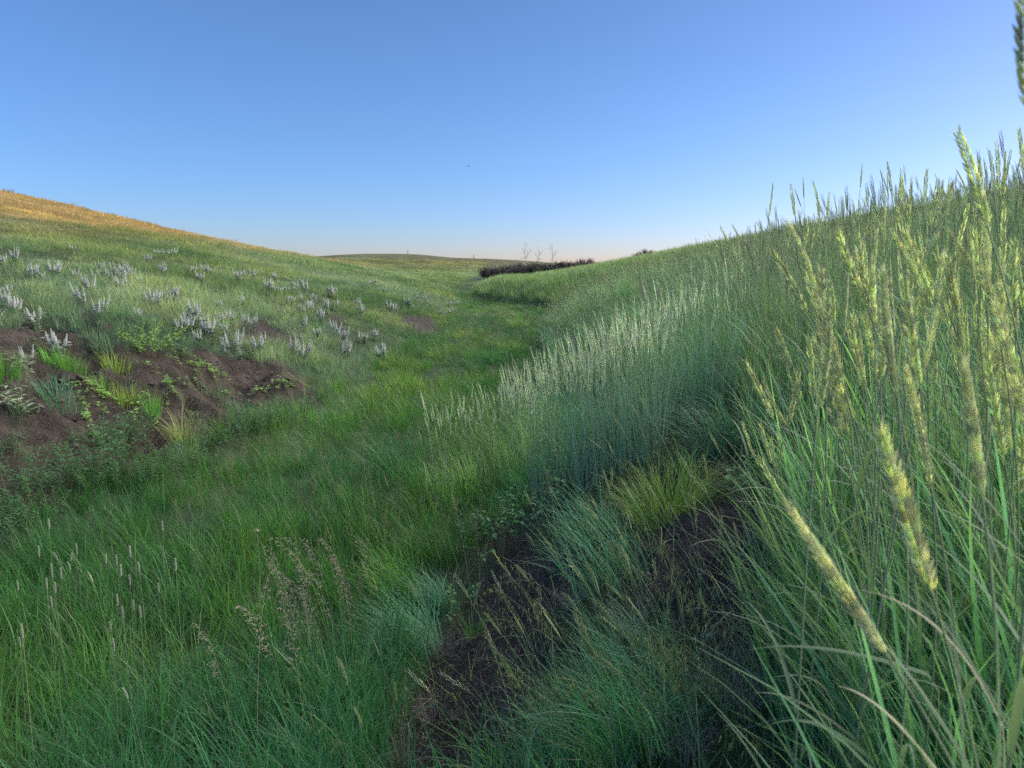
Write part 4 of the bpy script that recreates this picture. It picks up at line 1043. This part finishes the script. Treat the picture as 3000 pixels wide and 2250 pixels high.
# ---- leafy shrubs on the right bank: every leaf its own piece
RLEAF = []
for i in range(4):
    mb = MB(); mb.leaf(np.zeros(3), (1, 0, .15), .027*random.uniform(.85, 1.15), .020, np.ones(3)*(.8+.13*i), UP, .15, .12); RLEAF.append(mb.mesh('leaf', LEAFDARK))
def leafy(u, v, nbr, h, spread, nleaf, sc, label, flat=.0):
    g = at(u, v); o = empty('leafy_shrub', g.tolist(), 0, label, 'shrub'); stm = MB(); spots = []
    for i in range(nbr):
        a = random.uniform(0, 6.28); l = spread*random.uniform(.2, 1); hh = h*random.uniform(.5, 1.05)*(1-.35*(l/spread)**2)
        b = np.array([math.cos(a)*.05, math.sin(a)*.04, -.02]); tx, ty = math.cos(a)*l, math.sin(a)*l*.8
        tip = np.array([tx, ty, max(hh, .03) + ground_z(g[0]+tx, g[1]+ty)-g[2]])
        P = bez(b, b*.5+tip*.3+UP*hh*.5, tip-UP*hh*.1, tip, 12); stm.tube(P[::2], .0017, np.array([1, 1, 1.]), 3); spots.append(P)
    put('branch', stm.mesh('branch', TWIG), o)
    for i in range(nleaf):
        P = random.choice(spots); p = P[random.randint(4, 11)] + np.array([random.gauss(0, .012), random.gauss(0, .012), random.gauss(0, .01)])
        put('leaf', random.choice(RLEAF), o, p.tolist(), (random.gauss(0, .5), random.gauss(-.2, .5), random.uniform(0, 6.28)), sc*random.uniform(.6, 1.2))
leafy(1480, 1640, 34, .42, .34, 290, 1.0, 'dark green shrub of small round leaves at the top of the black soil')
leafy(1620, 1520, 16, .34, .22, 130, .9, 'dim reddish stemmed shrub of small leaves under the silvery clump')
leafy(1340, 1790, 12, .14, .22, 80, 1.0, 'low creeping shrub of small round leaves left of the black soil')
leafy(2270, 1440, 26, .20, .42, 240, 1.1, 'low round leaved shrub in the shade at the foot of the tall stand')
leafy(2200, 1330, 12, .22, .22, 90, 1.0, 'little leafy shrub above the low one, by the dark gap')

PALEHEAD = veg('pale_spike', (.50, .56, .34), .6, .3, .35)
# ---- drooping brome and slender spikes over the black soil
def brome_proto(H, lean):
    P = bez((0, 0, -.02), (0, 0, H*.4), (lean*.35, 0, H*.8), (lean, random.uniform(-.05, .05), H), 26); k = 15
    st = stem_mesh(P[::2], .0012, .0006, STEM, 3); mb = MB()
    for i in range(15):
        q = k + int(i/15*10); p = P[min(q, 25)]; a = random.uniform(0, 6.28); l = random.uniform(.02, .055)*(1-.4*i/15)
        e = p + np.array([math.cos(a)*l*.7+.012, math.sin(a)*l*.7, -.25*l]); dn = np.array([random.uniform(-.1, .5), random.uniform(-.3, .3), -1.])
        mb.ribbon([p, (p+e)/2+UP*.006, e], [.0003]*3, (0, 1, 0), np.array([.7, .8, .6])); mb.lemon(e, dn, random.uniform(.018, .028), .0042, np.ones(3)*random.uniform(.75, 1.2), 4, .6)
    return st, mb.mesh('drooping_panicle', YELLOWHEAD)
BR = [brome_proto(random.uniform(.32, .5), random.uniform(.12, .3)) for _ in range(9)]
SL = [tall_proto(random.uniform(.45, .66), random.uniform(.2, .5), random.uniform(.07, .11), .0062, 15, False, PALEHEAD, STEM, BLADE, 1, .0011, .004) for _ in range(9)]
BRREG = [(1150, 2050), (1500, 1950), (1560, 1700), (1800, 1640), (2150, 1700), (2250, 1900), (2330, 2250), (2360, 2480), (1050, 2480), (1080, 2200)]
SLREG = [(1080, 2000), (1500, 1800), (1560, 1480), (1850, 1480), (2200, 1750), (2280, 2000), (2360, 2480), (1000, 2480)]
def in_region(reg, n_):
    out = []
    while len(out) < n_:
        u, v = random.uniform(980, 2380), random.uniform(1450, 2480)
        if inpoly(np.array([u]), np.array([v]), reg)[0] and (random.random() < .12 or not inpoly(np.array([u]), np.array([v]), RIGHT_SOIL[0])[0]): out.append((u, v))
    return out
for (u, v) in in_region(BRREG, 66):
    g = at(u, v); o = empty('brome_stalk', g.tolist(), math.pi+random.gauss(0, .6), 'yellow green brome stalk with drooping spikelets over the black soil', 'grass stalk', 'drooping brome stalks on the right bank')
    o.scale = (random.uniform(.75, 1.1),)*3; st, pn = random.choice(BR); put('stem', st, o); put('drooping_panicle', pn, o)
for (u, v) in in_region(SLREG, 74):
    g = at(u, v); place_tall('spike_grass_stalk', random.choice(SL), g.tolist(), math.pi+random.gauss(0, .45), random.uniform(.8, 1.1), 'slender pale green grass spike leaning left over the black soil', 'grass stalk', 'slender grass spikes leaning over the right bank', (random.gauss(0, .14), random.gauss(-.12, .2)))
for (tu, tv, fu, fv, lab) in [(1442, 1675, 1490, 1830, 'single pale green spike upright over the middle of the black soil'), (1195, 1960, 1290, 2120, 'pale grass spike crossing the lower black soil'), (1290, 1970, 1420, 2110, 'pale grass spike right of the crossing one over the lower black soil'), (1915, 1640, 1922, 1760, 'upright pale spike on the black soil under the tussock')]:
    g = at(fu, fv); d_ = g[1]/ray(fu, fv)[1]; tp = unproj(tu, tv, d_*.97); P = bez(g, g+UP*(tp[2]-g[2])*.5, g+(tp-g)*.75, tp, 24)-g
    o = empty('spike_grass_stalk', g.tolist(), 0, lab, 'grass stalk', 'slender grass spikes leaning over the right bank'); put('stem', stem_mesh(P[::3], .0011, .0007, STEM, 3), o)
    mb = MB(); head_on(mb, P[9:], .0062, 16, False); put('seed_head', mb.mesh('seed_head', SILVERHEAD), o)

# ---- dry panicles at the meadow edge, timothy heads in the gully grass
def panicle_proto(H, lean):
    P = bez((0, 0, -.02), (0, 0, H*.4), (lean*.3, 0, H*.85), (lean, 0, H), 22); st = stem_mesh(P[::2], .0011, .0006, PALEBLADE, 3); mb = MB()
    for i in range(26):
        p = P[min(12+i*10//26, 21)]; l = random.uniform(.015, .04)*(1.1-.6*i/26); a = random.uniform(-1.2, 1.2)
        d = np.array([math.cos(a), math.sin(a), random.uniform(-.1, .7)]); d /= np.linalg.norm(d)
        for j in range(3): mb.lemon(p+d*l*(.4+.3*j)+rng.normal(0, .002, 3), d+np.array([.3, 0, -.5])*j*.4, .009, .0032, np.ones(3)*random.uniform(.7, 1.2), 4, .7)
        mb.ribbon([p, p+d*l], [.0003, .0002], (0, 0, 1), np.array([.9, .9, .8]))
    return st, mb.mesh('panicle', DRYHEAD)
PAN = [panicle_proto(random.uniform(.5, .66), random.uniform(.08, .22)) for _ in range(6)]
for (u, v) in [(880, 1985), (905, 2010), (930, 1990), (950, 2040), (975, 2000), (1000, 2050), (1010, 1980), (960, 2110), (900, 2110), (860, 2060), (1030, 1900), (1055, 1930), (850, 2230), (900, 2270), (760, 2330), (1040, 2080), (690, 2280), (1100, 1880), (985, 1940), (920, 2060)]:
    g = at(u, v); o = empty('dry_grass_stalk', g.tolist(), random.gauss(2.9, .7), 'dry tan grass stalk with a feathery panicle at the right edge of the meadow', 'grass stalk', 'dry feathery stalks along the meadow edge'); o.scale = (random.uniform(.85, 1.1),)*3
    st, pn = random.choice(PAN); put('stem', st, o); put('panicle', pn, o)['kind'] = 'stuff'
for (tu, tv, fu, fv, lab) in [(1400, 1890, 1500, 2010, 'dry stalk with a pale forked feathery top lying over the black soil'), (1705, 1835, 1800, 2010, 'dry stalk with a curled tan plume over the blue green tufts')]:
    g = at(fu, fv); o = empty('dry_grass_stalk', g.tolist(), math.pi-.2, lab, 'grass stalk'); o.scale = (.75,)*3; o.rotation_euler = (0, -.45, math.pi-.2)
    put('stem', PAN[0][0], o); put('panicle', PAN[0][1], o)['kind'] = 'stuff'
def timothy_proto(H):
    P = bez((0, 0, -.02), (0, 0, H*.4), (.02, 0, H*.8), (random.uniform(.0, .07), 0, H), 20); st = stem_mesh(P[::3], .0012, .0008, STEM, 3); mb = MB()
    Q = P[17:]; t = np.linspace(0, 1, len(Q))
    for w_ in range(16):
        f = w_/15; p = np.array([np.interp(f, t, Q[:, k]) for k in range(3)])
        for j in range(6):
            a = j*1.047+w_*.55; mb.lemon(p, (math.cos(a), math.sin(a), 1.1), .0068*(1-.4*abs(f-.45)), .0030, np.ones(3)*random.uniform(.8, 1.15), 4, .9)
    return st, mb.mesh('seed_head', WHITEFUZZ)
TIM = [timothy_proto(random.uniform(.55, .68)) for _ in range(5)]
for (x_, y_) in [(217, 550), (283, 585), (312, 590), (357, 610), (357, 655), (190, 660), (486, 630), (733, 545), (55, 720), (205, 745), (270, 770), (303, 755), (557, 680), (605, 690), (648, 670), (588, 735), (560, 740), (712, 715), (540, 830), (610, 815), (497, 855), (497, 1055), (645, 1150), (575, 900), (632, 890), (818, 770), (488, 715), (210, 800), (100, 1075), (268, 830), (57, 940)]:
    u, v = x_*.633, 1200+y_*.633
    g = at(u, v, .60); gx_, gy_ = g[0], g[1]
    o = empty('timothy_stalk', (gx_, gy_, ground_z(gx_, gy_)), random.uniform(0, 6.28), 'white headed timothy stalk standing above the left meadow grass', 'grass stalk', 'white timothy heads in the left meadow'); o.scale = (random.uniform(.9, 1.05),)*3
    st, pn = random.choice(TIM); put('stem', st, o); put('seed_head', pn, o)

# ---- dead grey tufts
def dead(u, v, s, label, n_=70):
    g = at(u, v); mb = MB(); fz = MB()
    for i in range(n_):
        a = random.uniform(0, 6.28); r_ = .05*random.random()
        P = blade(mb, (r_*math.cos(a), r_*math.sin(a), -.01), a, s*random.uniform(.5, 1.1), abs(random.gauss(.35, .25)), abs(random.gauss(.6, .4)), .0016, np.ones(3)*random.uniform(.7, 1.3), 5)
        if i % 2:
            for q in range(5):
                p = P[-1-q//2]; d = rng.normal(0, 1, 3)+np.array([0, 0, .3]); fz.lemon(p, d, .016, .002, np.ones(3)*random.uniform(.8, 1.3), 3, .6)
    o = empty('dead_grass_tuft', g.tolist(), 0, label, 'dead tuft'); put('straw', mb.mesh('straw', GREYDEAD), o); f_ = put('fluff', fz.mesh('fluff', GREYDEAD), o); f_['kind'] = 'stuff'
dead(1185, 2230, .20, 'grey fluffy dead grass tuft at the bottom left of the black soil')
dead(1270, 2120, .14, 'small grey dead tuft on the black soil above the bottom one')
dead(1305, 1930, .16, 'upright brown dead tuft between the arching blue tuft and black soil')
dead(1620, 1470, .16, 'rusty brown dead tuft under the silvery clump')
dead(2030, 1370, .16, 'pale fluffy dead tuft left of the tall stand')
dead(2100, 1320, .14, 'pale fluffy dead tuft nearest the dark gap')
dead(1850, 1830, .15, 'whitish dead tuft among blue green blades in the lower middle')
dead(2130, 2060, .20, 'grey violet dead tuft at the lower right on black soil')
dead(2180, 2120, .16, 'grey dead tuft just right of the violet one')
dead(2010, 2250, .15, 'grey dead tuft at the bottom edge right of middle')
dead(1670, 1790, .12, 'thin grey dead tuft at the right rim of the black soil')

# ---- two white flower heads
def flower(u, v, lift, label):
    g = at(u, v, lift); b = np.array([g[0], g[1], ground_z(g[0], g[1])]); mb = MB(); o = empty('white_flower', b.tolist(), 0, label, 'flower')
    h = max(lift, .05); put('stem', stem_mesh([(0, 0, -.01), (.005, 0, h*.6), (0, 0, h)], .0013, .001, STEM, 3), o)
    for i in range(26):
        a = random.uniform(0, 6.28); q = math.sqrt(random.random()); d = np.array([q*math.cos(a), q*math.sin(a), .9]); mb.lemon(np.array([0, 0, h]), d, .022*random.uniform(.8, 1.1), .007, np.ones(3)*random.uniform(.85, 1.1), 4, .8)
    put('flower_head', mb.mesh('flower_head', WHITEFUZZ), o)
flower(2078, 1858, .05, 'small white flower tuft low on the black soil at lower right')
flower(753, 1562, .5, 'small white flower head among the meadow grass')
flower(1640, 1270, .25, 'tiny white flower beside the left silvery bunch')

# ---- far thicket, bare trees, posts, ridge shrubs, bird
TW_P = plain('violet_twig', (.10, .075, .085), .9, .3, 1.5); TW_G = veg('thicket_leaf', (.055, .07, .045), .6, .2, .2); BARK = plain('pale_bark', (.55, .52, .49), .8, .2, 3)
def thicket_proto(h, w, green):
    st = MB(); fo = MB()
    for i in range(70):
        a = random.uniform(0, 6.28); l = w*.5*random.uniform(.1, 1); hh = h*random.uniform(.55, 1.05)*(1-.4*(l/(w*.5))**2)
        P = bez((0.2*l*math.cos(a), .2*l*math.sin(a), -.1), (l*.5*math.cos(a), l*.5*math.sin(a), hh*.5), (l*math.cos(a), l*math.sin(a), hh*.8), (l*math.cos(a)*1.05, l*math.sin(a)*1.05, hh), 5)
        st.tube(P, np.linspace(.03, .014, 5), np.ones(3), 3)
        for q in range(5):
            p = P[random.randint(1, 4)]; d = rng.normal(0, 1, 3)+np.array([0, 0, .8]); d /= np.linalg.norm(d); st.tube([p, p+d*h*.28], [.014, .008], np.ones(3), 3)
        for q in range(14 if green else 6):
            p = P[random.randint(1, 4)]+rng.normal(0, .16, 3); fo.leaf(p, rng.normal(0, 1, 3), .20, .13, np.ones(3)*random.uniform(.6, 1.3)*(np.array([1, 1, 1]) if green else np.array([1.5, .8, 1.3])))
    return st.mesh('branch', TW_P), fo.mesh('foliage', TW_G)
TH_P = [thicket_proto(1.55, 3.0, False) for _ in range(3)]; TH_G = [thicket_proto(1.45, 2.8, True) for _ in range(2)]
def far_point(u, dist): 
    d = ray(u, 800); x_, y_ = d[0]*dist, dist; return (x_, y_, ground_z(x_, y_))
for i, (u, ds, g_) in enumerate([(1425, 104, 0), (1452, 100, 0), (1478, 101, 0), (1500, 98, 0), (1522, 100, 1), (1545, 97, 0), (1568, 100, 0), (1590, 97, 1), (1612, 101, 1), (1636, 104, 1), (1658, 103, 0), (1680, 108, 0), (1702, 112, 0), (1722, 118, 0), (1512, 94, 0), (1556, 93, 1), (1440, 112, 0), (1600, 110, 0)]):
    o = empty('thicket_shrub', far_point(u, ds), random.uniform(0, 6.28), 'dark green shrub in the far thicket at the head of the gully' if g_ else 'violet brown bare shrub in the far thicket at the head of the gully', 'shrub', 'shrubs of the far thicket')
    o.scale = (1.0, 1.0, random.uniform(.8, 1.15)); pr = random.choice(TH_G if g_ else TH_P); put('branch', pr[0], o); put('foliage', pr[1], o)
def bare_tree(u, ds, h, label, lean=0.0):
    tr = MB(); br = MB()
    top = np.array([lean*h, 0, h]); P = bez((0, 0, -.2), (0, 0, h*.3), (lean*h*.6, .1, h*.7), top, 9); tr.tube(P, np.linspace(.07, .022, 9), np.ones(3), 6)
    def fork(p, d, l, r, k):
        e = p+d*l; br.tube([p, (p+e)/2+rng.normal(0, .04, 3)*l, e], [r, r*.8, r*.55], np.ones(3), 4)
        if k:
            for _ in range(3): q = d+rng.normal(0, .45, 3)+np.array([0, 0, .25]); fork(e if random.random() < .6 else (p+e)/2, q/np.linalg.norm(q), l*.62, r*.55, k-1)
    for i in range(7):
        a = random.uniform(0, 6.28); d = np.array([math.cos(a)*.6, math.sin(a)*.6, .8]); fork(P[3+i*5//7], d/np.linalg.norm(d), h*.2, .026, 2)
    o = empty('bare_tree', far_point(u, ds), 0, label, 'tree'); put('trunk', tr.mesh('trunk', BARK), o); put('crown', br.mesh('crown', BARK), o)
bare_tree(1540, 99, 3.7, 'tallest pale bare tree over the far thicket', -.05)
bare_tree(1576, 102, 3.3, 'middle slender pale bare tree over the far thicket', .05)
bare_tree(1617, 106, 3.6, 'pale bare tree at the right of the three over the thicket', .0)
POST = plain('weathered_post', (.14, .12, .10), .9, .2, 6)
def fpost(u, label):
    for v in range(700, 800):
        g = at(u, v)
        if g is not None: break
    mb = MB(); mb.tube([(0, 0, -.2), (0, 0, 1.05), (.01, 0, 1.12)], [.09, .08, .03], np.ones(3), 7)
    o = empty('fence_post', g.tolist(), 0, label, 'post', 'fence posts on the far ridge'); put('shaft', mb.mesh('shaft', POST), o)
    mb = MB(); mb.tube([(-.1, 0, .95), (.1, 0, .95)], .03, np.ones(3), 5); put('wire_staple', mb.mesh('wire_staple', POST), o)
fpost(1195, 'small fence post on the far ridge, left of two'); fpost(1388, 'small fence post on the far ridge, right of two')
TH_R = [thicket_proto(1.5, 2.2, False)]
for u, ds, s, lab in [(1862, 76, .55, 'pale twiggy shrub on the right ridge, left of two clumps'), (1882, 74, .65, 'pale twiggy shrub on the right ridge, highest of the clump'), (1902, 72, .5, 'pale twiggy shrub on the right ridge, right end')]:
    o = empty('ridge_shrub', far_point(u, ds), random.uniform(0, 6), lab, 'shrub'); o.scale = (s,)*3; put('branch', TH_R[0][0], o); put('foliage', TH_R[0][1], o)
BIRDM = plain('dark_plumage', (.03, .03, .035), .7, .2, 10)
bp_ = unproj(1372, 487, 70.); bird = empty('bird', bp_.tolist(), .6, 'tiny dark bird flying high in the sky over the valley', 'bird')
mb = MB(); mb.tube([(-.11, 0, 0), (-.05, 0, 0), (.03, 0, .005), (.09, 0, .01), (.13, 0, .01)], [.008, .026, .032, .02, .004], np.ones(3), 7); mb.ribbon([(-.09, 0, 0), (-.18, 0, 0)], [.012, .03], (0, 1, 0), np.ones(3)); put('body', mb.mesh('body', BIRDM), bird)
for sg in (-1, 1):
    mb = MB(); mb.ribbon([(.03, sg*.02, .01), (.05, sg*.12, .05), (.0, sg*.24, .03)], [.045, .04, .006], (1, 0, 0), np.ones(3)); put('wing', mb.mesh('wing', BIRDM), bird)
